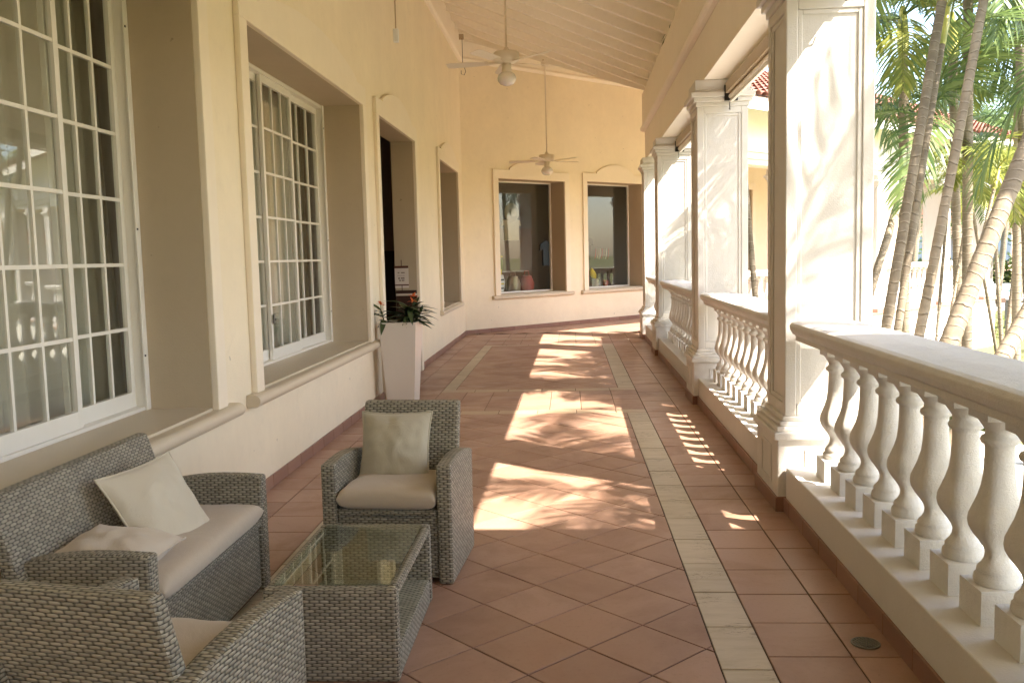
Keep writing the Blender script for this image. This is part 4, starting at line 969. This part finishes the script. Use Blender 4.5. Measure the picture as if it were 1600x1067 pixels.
# ------------------------------------------------------------------ ceiling fans and hanging things
def fan(loc, ztop, rot0, label):
    c = empty('ceiling_fan', loc, 0, label, 'ceiling fan', 'ceiling fans hanging on long rods')
    MB().tube([(0, 0, .12), (0, 0, ztop-loc[2])], .011, 8).build('rod', M['fan'], c); MB().lathe([(.06, ztop-loc[2]-.06), (.07, ztop-loc[2]+.04)], 14).build('canopy', M['fan'], c)
    MB().lathe([(.02, .15), (.03, .13), (.035, .105), (.125, .10), (.138, .09), (.138, .02), (.125, 0), (.09, -.015), (.05, -.02)], 28).build('motor', M['fan'], c)
    MB().lathe([(.048, -.02), (.05, -.075), (.058, -.085), (.05, -.11), (.055, -.12)], 18).build('switch_housing', M['fan'], c)
    MB().lathe([(.058, -.115), (.085, -.135), (.100, -.17), (.098, -.20), (.075, -.235), (.035, -.252), (0, -.256)], 22, cap=False).build('lamp_shade', M['opal'], c)
    MB().tube([(.05, -.02, -.10), (.055, -.022, -.2), (.055, -.022, -.33)], .0022, 5).build('pull_chain', M['fan'], c)
    for q in range(5):
        az = radians(rot0+72*q); bl = MB(); n = 8; v = []; L0, L1 = .20, .66
        out = []
        for i in range(n+1): t = i/n; out.append((L0+(L1-L0)*t, .052+.018*t if t < .95 else .05))
        pts = [(x, w) for x, w in out]+[(x, -w) for x, w in out[::-1]]
        bl.prism(pts, lambda a, b, t: (a, b, .004 if t else -.002)); br = MB().hexa([(.09, -.014, -.004), (.235, -.034, -.008), (.235, .034, -.008), (.09, .014, -.004)], [(.09, -.014, .004), (.235, -.034, -.002), (.235, .034, -.002), (.09, .014, .004)])
        bo = bl.build('blade', M['blade'], c, 0, (0, 0, -.008), (radians(11), 0, az)); br.build('blade_bracket', M['fan'], bo)
    return c
fan((-.632, 10.0, 3.515), zc(-.632), 172, 'larger ceiling fan with globe lamp, hanging high in the middle')
fan((-.352, 16.05, 3.07), zc(-.352), 178, 'smaller looking ceiling fan farther away, before the left shop window')
cd = empty('pull_switch', (-1.42, 7.8, 0), 0, 'white pull switch hanging on a thin cord before the yellow wall', 'pull switch')
MB().tube([(0, 0, 3.36), (0, 0, zc(-1.42))], .006, 6).build('cord', M['blindm'], cd); MB().box(-.022, .022, -.022, .022, 3.25, 3.36).build('end_piece', M['whitep'], cd, .006)
jb = empty('junction_box', (-1.80, 16.2, 5.20), 0, 'small dark electrical box high in the far left corner', 'box'); MB().box(-.04, .04, -.05, .0, 0, .09).build('box_body', M['blindm'], jb, .006); MB().tube([(0, -.03, .12), (.1, -.03, .16), (.5, -.03, .02)], .008, 6).build('conduit', M['beam'], jb)
hk = empty('hook_wire', (-1.78, 16.1, 0), 0, 'thin wire with a dark hook hanging in the far left corner', 'hook'); MB().tube([(0, 0, 5.2), (0, 0, 4.78), (.03, 0, 4.70), (.05, 0, 4.64), (.02, 0, 4.58), (-.03, 0, 4.60), (-.03, 0, 4.66)], .005, 6).build('wire', M['black'], hk)
# ------------------------------------------------------------------ outside
GZ = -1.25
gb = MB(); gb.add([(-400, -400, GZ), (900, -400, GZ), (900, 1200, GZ), (-400, 1200, GZ)], [(0, 1, 2, 3)])
struct('lawn', gb, M['lawn'])
flat('pale_ground', (.60, .57, .51), .9, .12)
struct('bounce_ground', MB().box(1.63, 6.0, -12, 12.6, GZ-.1, GZ+.012), M['pale_ground'])  # pale sheet added over the lawn to bounce light up to the ceiling
def frond_mesh(seed, L, nl, ll, droop, material, wleaf=.030, name='frond'):
    rn = random.Random(seed); b = MB()
    def rach(t): return Vector((L*(t-.18*t**3), .03*L*sin(2*t+seed), L*(.30*t-droop*t**2.2)))
    n = 14; b.tube([rach(i/n) for i in range(n+1)], [.014*(1-.85*i/n)+.002 for i in range(n+1)], 5)
    for i in range(nl):
        t = .14+.86*(i+.5)/nl; p = rach(t); d = (rach(min(1, t+.02))-rach(t-.02)).normalized(); up = Vector((0, 0, 1)); sd_ = d.cross(up).normalized(); nn = sd_.cross(d)
        l = ll*(sin(pi*(.16+.80*t))**.75)*rn.uniform(.85, 1.12)
        for s_ in (-1, 1):
            dr = (sd_*s_*(.80+.1*rn.random())+d*(.45+.5*t)+nn*rn.uniform(.15, .5)).normalized(); sag = rn.uniform(.35, .8)
            P_ = []; w = wleaf*rn.uniform(.8, 1.1)
            wd = dr.cross(nn).normalized(); wd = (wd+nn*rn.uniform(-.35, .35)).normalized()
            for k_, ww in ((0, .5), (.35, 1), (.72, .8), (1, .05)):
                q = p+dr*l*k_+Vector((0, 0, -sag*l*k_*k_)); P_ += [q-wd*w*ww/2, q+wd*w*ww/2]
            b.add(P_, [(0, 1, 3, 2), (2, 3, 5, 4), (4, 5, 7, 6)])
    return b.mesh(name, M[material])
FRONDS = [frond_mesh(s, 1.9, 46, .56, .55+.12*s, 'frond') for s in range(4)]
FRONDY = [frond_mesh(10+s, 1.5, 38, .46, .6+.15*s, 'frondy') for s in range(2)]
FRONDD = frond_mesh(20, 1.5, 30, .42, 1.3, 'frondd')
def palm(base, top, rad, label, nf=9, bend=0, scale=1.0, kinds=None, seed=0, tilt=(-15, 55), group='ringed garden palms'):
    rn = random.Random(seed); base = Vector(base); top = Vector(top); c = empty('palm_tree', base, rn.uniform(0, 0), label, 'palm tree', group)
    d = top-base; L = d.length; side = Vector((d.x, d.y, 0)); side = side.normalized() if side.length > .01 else Vector((1, 0, 0))
    n = max(8, int(L/.045)); pts = []; rr = []
    for i in range(n+1):
        t = i/n; pts.append(d*t-side*bend*sin(pi*t)); k_ = (i*L/n/.085) % 1.0
        rr.append(rad*(1.04-.16*t**.6)*(1+.055*(1 if k_ < .35 else 0)+.012*rn.uniform(-1, 1))+ (rad*.25*(1-t*6)**2 if t < 1/6 else 0))
    MB().tube(pts, rr, 12).build('trunk', M['bark'], c)
    dn = (pts[-1]-pts[-4]).normalized(); tip = pts[-1]
    cs = .55*scale; MB().tube([tip-dn*.02, tip+dn*cs*.35, tip+dn*cs*.8, tip+dn*cs], [rad*1.0, rad*1.15, rad*.8, rad*.45], 10).build('crownshaft', M['crown'], c)
    for q in range(nf):
        az = q*2.399+rn.uniform(-.3, .3)+seed; el = radians(tilt[0]+(tilt[1]-tilt[0])*((q*.618+seed*.37) % 1.0))
        me = rn.choice(kinds or FRONDS)
        o_ = put('frond', me, c, 0, tip+dn*cs*.75, (rn.uniform(-.25, .25), -el, az)); s_ = scale*rn.uniform(.85, 1.1); o_.scale = (s_, s_, s_)
    return c
def pxat(x, y, Y):   # where the sight line through a photograph point meets depth Y (survey values)
    d = fw+r1*((x-800)/1421.77)-u1*((y-533.5)/1421.77); t = Y/d.y; return Vector((d.x*t, Y, H+d.z*t))
def palm_px(p_low, p_high, Y0, Y1, wpx, label, extra=.5, **kw):
    a = pxat(*p_low, Y0); b_ = pxat(*p_high, Y1); d = b_-a; base = a-d*((a.z-GZ)/d.z); top = b_+d.normalized()*extra
    palm(base, top, wpx/2/1421.77*Y0*.58, label, **kw)
palm_px((1385, 510), (1462, 60), 7.6, 8.2, 29, 'light brown ringed palm trunk next to the nearest column', .35, seed=1, nf=5, tilt=(10, 60))
palm_px((1405, 515), (1452, 200), 8.0, 8.7, 22, 'grey mottled palm trunk close behind the light brown one', .9, seed=2, nf=4, bend=.05)
palm_px((1432, 520), (1530, 30), 7.0, 7.6, 28, 'dark grey ringed palm trunk rising to the top of the view', .5, seed=3, nf=6, bend=-.05)
palm_px((1492, 545), (1592, 290), 6.4, 6.8, 50, 'thick pale ringed palm trunk leaning right over the lawn', 2.2, seed=4, nf=10, bend=.10)
palm_px((1560, 570), (1600, 500), 6.2, 6.4, 46, 'dark palm trunk with white rings at the right edge', 3.0, seed=5, nf=9)
palm_px((1463, 535), (1480, 330), 11, 11.3, 9, 'thin stem left of a close pair before the white wing', .25, seed=6, nf=6, scale=.55, kinds=FRONDY)
palm_px((1478, 540), (1512, 330), 11, 11.5, 9, 'thin stem right of a close pair before the white wing', .4, seed=7, nf=6, scale=.55, kinds=FRONDY)
palm_px((1490, 555), (1545, 330), 10, 10.6, 10, 'thin palm stem behind the thick leaning trunk', .3, seed=8, nf=7, scale=.6, kinds=FRONDY)
palm_px((1368, 430), (1412, 290), 10, 10.6, 22, 'brown palm trunk half hidden at the column edge', .6, seed=9, nf=8)
palm_px((1555, 540), (1545, 480), 14, 13.8, 9, 'thin dark stem of a clump on the lawn, leaning left', 1.6, seed=11, nf=6, scale=.6, kinds=FRONDY)
palm_px((1565, 540), (1558, 420), 14, 14, 11, 'upright middle stem of the clump on the lawn', 1.3, seed=12, nf=7, scale=.7)
palm_px((1572, 540), (1590, 380), 14, 14.4, 13, 'stem of the clump on the lawn, leaning right', 1.0, seed=13, nf=7, scale=.7, kinds=FRONDS+FRONDY)
palm_px((1180, 465), (1166, 300), 10.5, 10.6, 16, 'slender mottled palm trunk seen between the first two columns', 1.9, seed=14, nf=5, scale=.8, tilt=(20, 60))
# palms beyond the view at right; they throw the leaf shadows on columns and floor
for i, (bx, by, tx, ty, tz, lb, nf_) in enumerate(((3.3, 3.3, 3.6, 3.2, 4.1, 'palm by the nearest balustrade, outside the picture', 6), (4.9, 5.4, 4.9, 5.5, 5.6, 'taller palm behind it in the garden, outside the picture', 4), (5.6, 11.2, 5.4, 11.6, 5.2, 'palm level with the third column, outside the picture', 6), (2.7, 1.9, 3.1, 1.3, 3.2, 'low palm beside the camera, outside the picture', 7))):
    palm((bx, by, GZ), (tx, ty, tz), .08, lb, nf=nf_, seed=30+i, tilt=(-5, 60), group='palms outside the picture')

for i, (bx, by, tx, ty, tz, lb) in enumerate(((4.1, 11.3, 3.95, 11.2, 3.7, 'palm with hanging fronds close to the column edge at the top of the view'), (5.3, 12.6, 5.0, 12.4, 3.9, 'palm with hanging fronds behind the dark grey trunk'), (4.7, 11.0, 4.55, 10.9, 4.4, 'palm whose fronds hang at the top of the view beside the column'), (6.3, 13.2, 6.1, 13.0, 4.3, 'palm with hanging fronds above the thick leaning trunk'))):
    palm((bx, by, GZ), (tx, ty, tz), .06, lb, nf=10, seed=60+i*3, tilt=(-35, 50), kinds=FRONDS+FRONDY, scale=.95)
# hedges, shrubs, lawn details
def bush(loc, sx, sy, sz, n, label, material='hedge', name='shrub', cat='shrub', group=None, seed=0, leaf=.09):
    rn = random.Random(seed); c = empty(name, loc, 0, label, cat, group); b = MB()
    for i in range(n):
        while True:
            x, y, z = rn.uniform(-1, 1), rn.uniform(-1, 1), rn.uniform(0, 1)
            if x*x+y*y+(z*1.0)**2 < 1 and noise.noise(Vector((x*2.2+seed, y*2.2, z*2.2))) > -.22: break
        p = Vector((x*sx, y*sy, z*sz)); a = rn.uniform(0, 6.28); el = rn.uniform(-.6, .9); l = leaf*rn.uniform(.6, 1.3)
        d = Vector((cos(a)*cos(el), sin(a)*cos(el), sin(el))); s_ = d.cross(Vector((0, 0, 1))).normalized()*l*.28
        b.add([p, p+d*l*.5+s_, p+d*l, p+d*l*.5-s_], [(0, 1, 2, 3)])
    b.build('foliage', M[material], c)
    st = MB()
    for q in range(5): a = q*1.3; st.tube([(0, 0, 0), (cos(a)*sx*.3, sin(a)*sy*.3, sz*.6)], [.02, .008], 5)
    st.build('stem', M['bark'], c); return c
def gpt(x, Y): p = pxat(x, 500, Y); return (p.x, Y, GZ)
for i, (x, Y, sx, sy, sz, n, lb) in enumerate(((1528, 14.6, .55, .5, .75, 1100, 'leafy green shrub at the foot of the white wing'), (1590, 13.2, .75, .6, .62, 1400, 'variegated low shrub at the right edge behind the ringed trunk'), (1548, 13.9, .45, .4, .5, 700, 'small shrub at the base of the thin stem clump'))):
    bush(gpt(x, Y), sx, sy, sz, n, lb, seed=40+i, group='shrubs on the lawn')
for i, (x, Y) in enumerate(((1522, 26), (1553, 27))): bush(gpt(x, Y), .55, .5, .75, 500, ('left small clipped shrub out on the lawn', 'right small clipped shrub out on the lawn')[i], seed=50+i, group='shrubs on the lawn')
bush((3.15, 11.2, GZ), .5, .4, 2.05, 500, 'grassy tuft of leaves at the foot of the mottled trunk', seed=55, group='shrubs on the lawn', leaf=.35)
hg = bush((33, 66, GZ), 16, 1.2, 1.9, 5000, 'long clipped hedge far across the lawn', seed=60, name='hedge', cat='hedge', leaf=.5)
# pool deck, pool, loungers
struct('pool_deck', MB().box(17, 60, 38, 64, GZ-.1, GZ+.03), M['ext_white']); struct('pool_water', MB().box(24.6, 52, 44, 55, GZ+.02, GZ+.036), M['pool'])
def lounger(x, y, lb):
    c = empty('sun_lounger', (x, y, GZ+.03), .3, lb, 'sun lounger', 'white sun loungers by the pool')
    MB().box(-.35, .35, -.9, .5, .28, .36).build('seat', M['whitep'], c, .02); MB().hexa([(-.35, .5, .30), (.35, .5, .30), (.35, .58, .30), (-.35, .58, .30)], [(-.35, .95, .85), (.35, .95, .85), (.35, 1.0, .85), (-.35, 1.0, .85)]).build('backrest', M['whitep'], c)
    for sx in (-.3, .3):
        for sy in (-.8, .4): MB().box(sx-.03, sx+.03, sy-.03, sy+.03, 0, .28).build('leg', M['whitep'], c)
for i in range(5): lounger(19.2+i*1.25, 41.2+.15*i, ('first white sun lounger from the left by the pool', 'second white sun lounger from the left by the pool', 'third white sun lounger from the left by the pool', 'fourth white sun lounger from the left by the pool', 'fifth white sun lounger from the left by the pool')[i])
bx = gpt(1588, 30); bn = empty('litter_bin', bx, 0, 'grey slatted bin standing on the lawn near the pool', 'bin')
MB().box(-.26, .26, -.26, .26, .04, .85).build('body', M['stone'], bn, .02)
for i in range(6): MB().box(-.25+i*.085, -.25+i*.085+.06, -.285, -.262, .06, .82).build('slat', M['paper'], bn)
MB().box(-.3, .3, -.3, .3, .86, .92).build('lid', M['stone'], bn, .02)
rk = gpt(1521, 12.6); rb = MB().lathe([(.30, 0), (.32, .06), (.26, .13), (.12, .17), (0, .175)], 12, cap=False); tag(rb.build('boulder', M['stone'], None, 0, rk), 'dark flat stone lying on the grass below the rail', 'stone')
for i, (bx, by, tz, lb) in enumerate(((11.2, 18.3, 3.4, 'palm on the open lawn to the right, mirrored in the left shop window'), (12.8, 17.2, 4.0, 'palm on the open lawn to the right, mirrored in the mug window'), (16.0, 19.6, 4.6, 'farther palm on the open lawn to the right, outside the picture'))):
    palm((bx, by, GZ), (bx+.3, by-.2, tz), .08, lb, nf=10, seed=90+i, group='palms outside the picture')
bush((19, 18.6, GZ), 1.2, 3.0, 1.5, 2600, 'long shrub border on the lawn to the right, outside the picture', seed=58, group='shrubs on the lawn', leaf=.22)
# far building and trees closing the view
fb = empty('far_building', (52, 92, GZ), .15, 'pale peach building with tiled roof far beyond the pool', 'building')
MB().box(-22, 22, 0, 10, 0, 5.2).build('wall', M['pinkb'], fb); MB().prism([(-24, 5.2), (24, 5.2), (18, 8.4), (-18, 8.4)], lambda a, b, t: (a, 11 if t else -1, b)).build('roof', M['rooftile'], fb)
for i in range(10): MB().box(-20+i*4.2, -18.2+i*4.2, -.06, -.01, 1.0, 3.6).build('window', M['navy'], fb)
def tree(loc, hgt, rad, label, seed, n=2600, leaf=.5):
    rn = random.Random(seed); c = empty('broad_tree', loc, 0, label, 'tree', 'broad trees beyond the lawn')
    MB().tube([(0, 0, 0), (.1, 0, hgt*.3), (-.1, .1, hgt*.6)], [.28, .2, .1], 8).build('trunk', M['bark'], c)
    b = MB(); lobes = [(Vector((rn.uniform(-1, 1)*rad*.7, rn.uniform(-1, 1)*rad*.7, hgt*rn.uniform(.40, .85))), rad*rn.uniform(.35, .6)) for _ in range(9)]
    for i in range(n):
        q, r_ = rn.choice(lobes); v = Vector((rn.gauss(0, 1), rn.gauss(0, 1), rn.gauss(0, .8))).normalized()*r_*rn.uniform(.55, 1)**.5
        p = q+v; a = rn.uniform(0, 6.28); d = Vector((cos(a), sin(a), rn.uniform(-.7, .5))).normalized(); l = leaf*rn.uniform(.5, 1.2); s_ = d.cross(Vector((0, 0, 1))).normalized()*l*.3
        b.add([p, p+d*l*.5+s_, p+d*l, p+d*l*.5-s_], [(0, 1, 2, 3)])
    b.build('crown', M['tree'], c)
for i, (x, Y, hgt, rad, lb) in enumerate(((1400, 48, 9, 4.5, 'broad tree rising behind the wing roof, left of the palms'), (1470, 58, 12, 5.5, 'tall broad tree behind the wing roof, middle one'), (1545, 62, 11, 5.5, 'broad tree beyond the pool, left of the thick leaning palm'), (1600, 72, 14, 6.5, 'large broad tree beyond the pool at the right edge'), (1700, 60, 12, 6, 'broad tree beyond the pool, outside the picture'), (1180, 55, 9, 4, 'tree top above the clay roof between the columns'), (2100, 34, 10, 5, 'farther broad tree on the lawn to the right, outside the picture'))):
    p = pxat(x, 400, Y); tree((p.x, Y, GZ), hgt, rad, lb, 70+i, *((7000, .2) if x > 2000 else ()))
for i, (x, Y, hh) in enumerate(((1590, 34, 5.2), (1560, 40, 6.5), (1520, 36, 6.2), (1420, 33, 6.2))):
    p = pxat(x, 400, Y); palm((p.x, Y, GZ), (p.x+.5, Y, hh-1.2), .12, ('bright green palm by the pool at the right edge', 'tall palm by the pool behind the clump', 'palm behind the end of the wing', 'palm top above the wing roof')[i], nf=11, scale=1.5, seed=80+i, kinds=FRONDS+FRONDY[:1])
# covered walkway added unseen beside the camera; its roof edge ends the sunlight on the near floor
wk = empty('added_sunshade', (1.75, -3.4, GZ), 0, 'flat roofed garden walkway added to shade the near floor, outside the picture at right', 'sunshade')
MB().box(.0, 7.5, 0, 6.27, 4.72, 4.85).build('roof_slab', M['ext_white'], wk, .01)
for i in range(3):
    for yy in (.2, 5.85): MB().box(2.2+i*2.3, 2.4+i*2.3, yy, yy+.2, 0, 4.719).build('post', M['ext_white'], wk, .01)
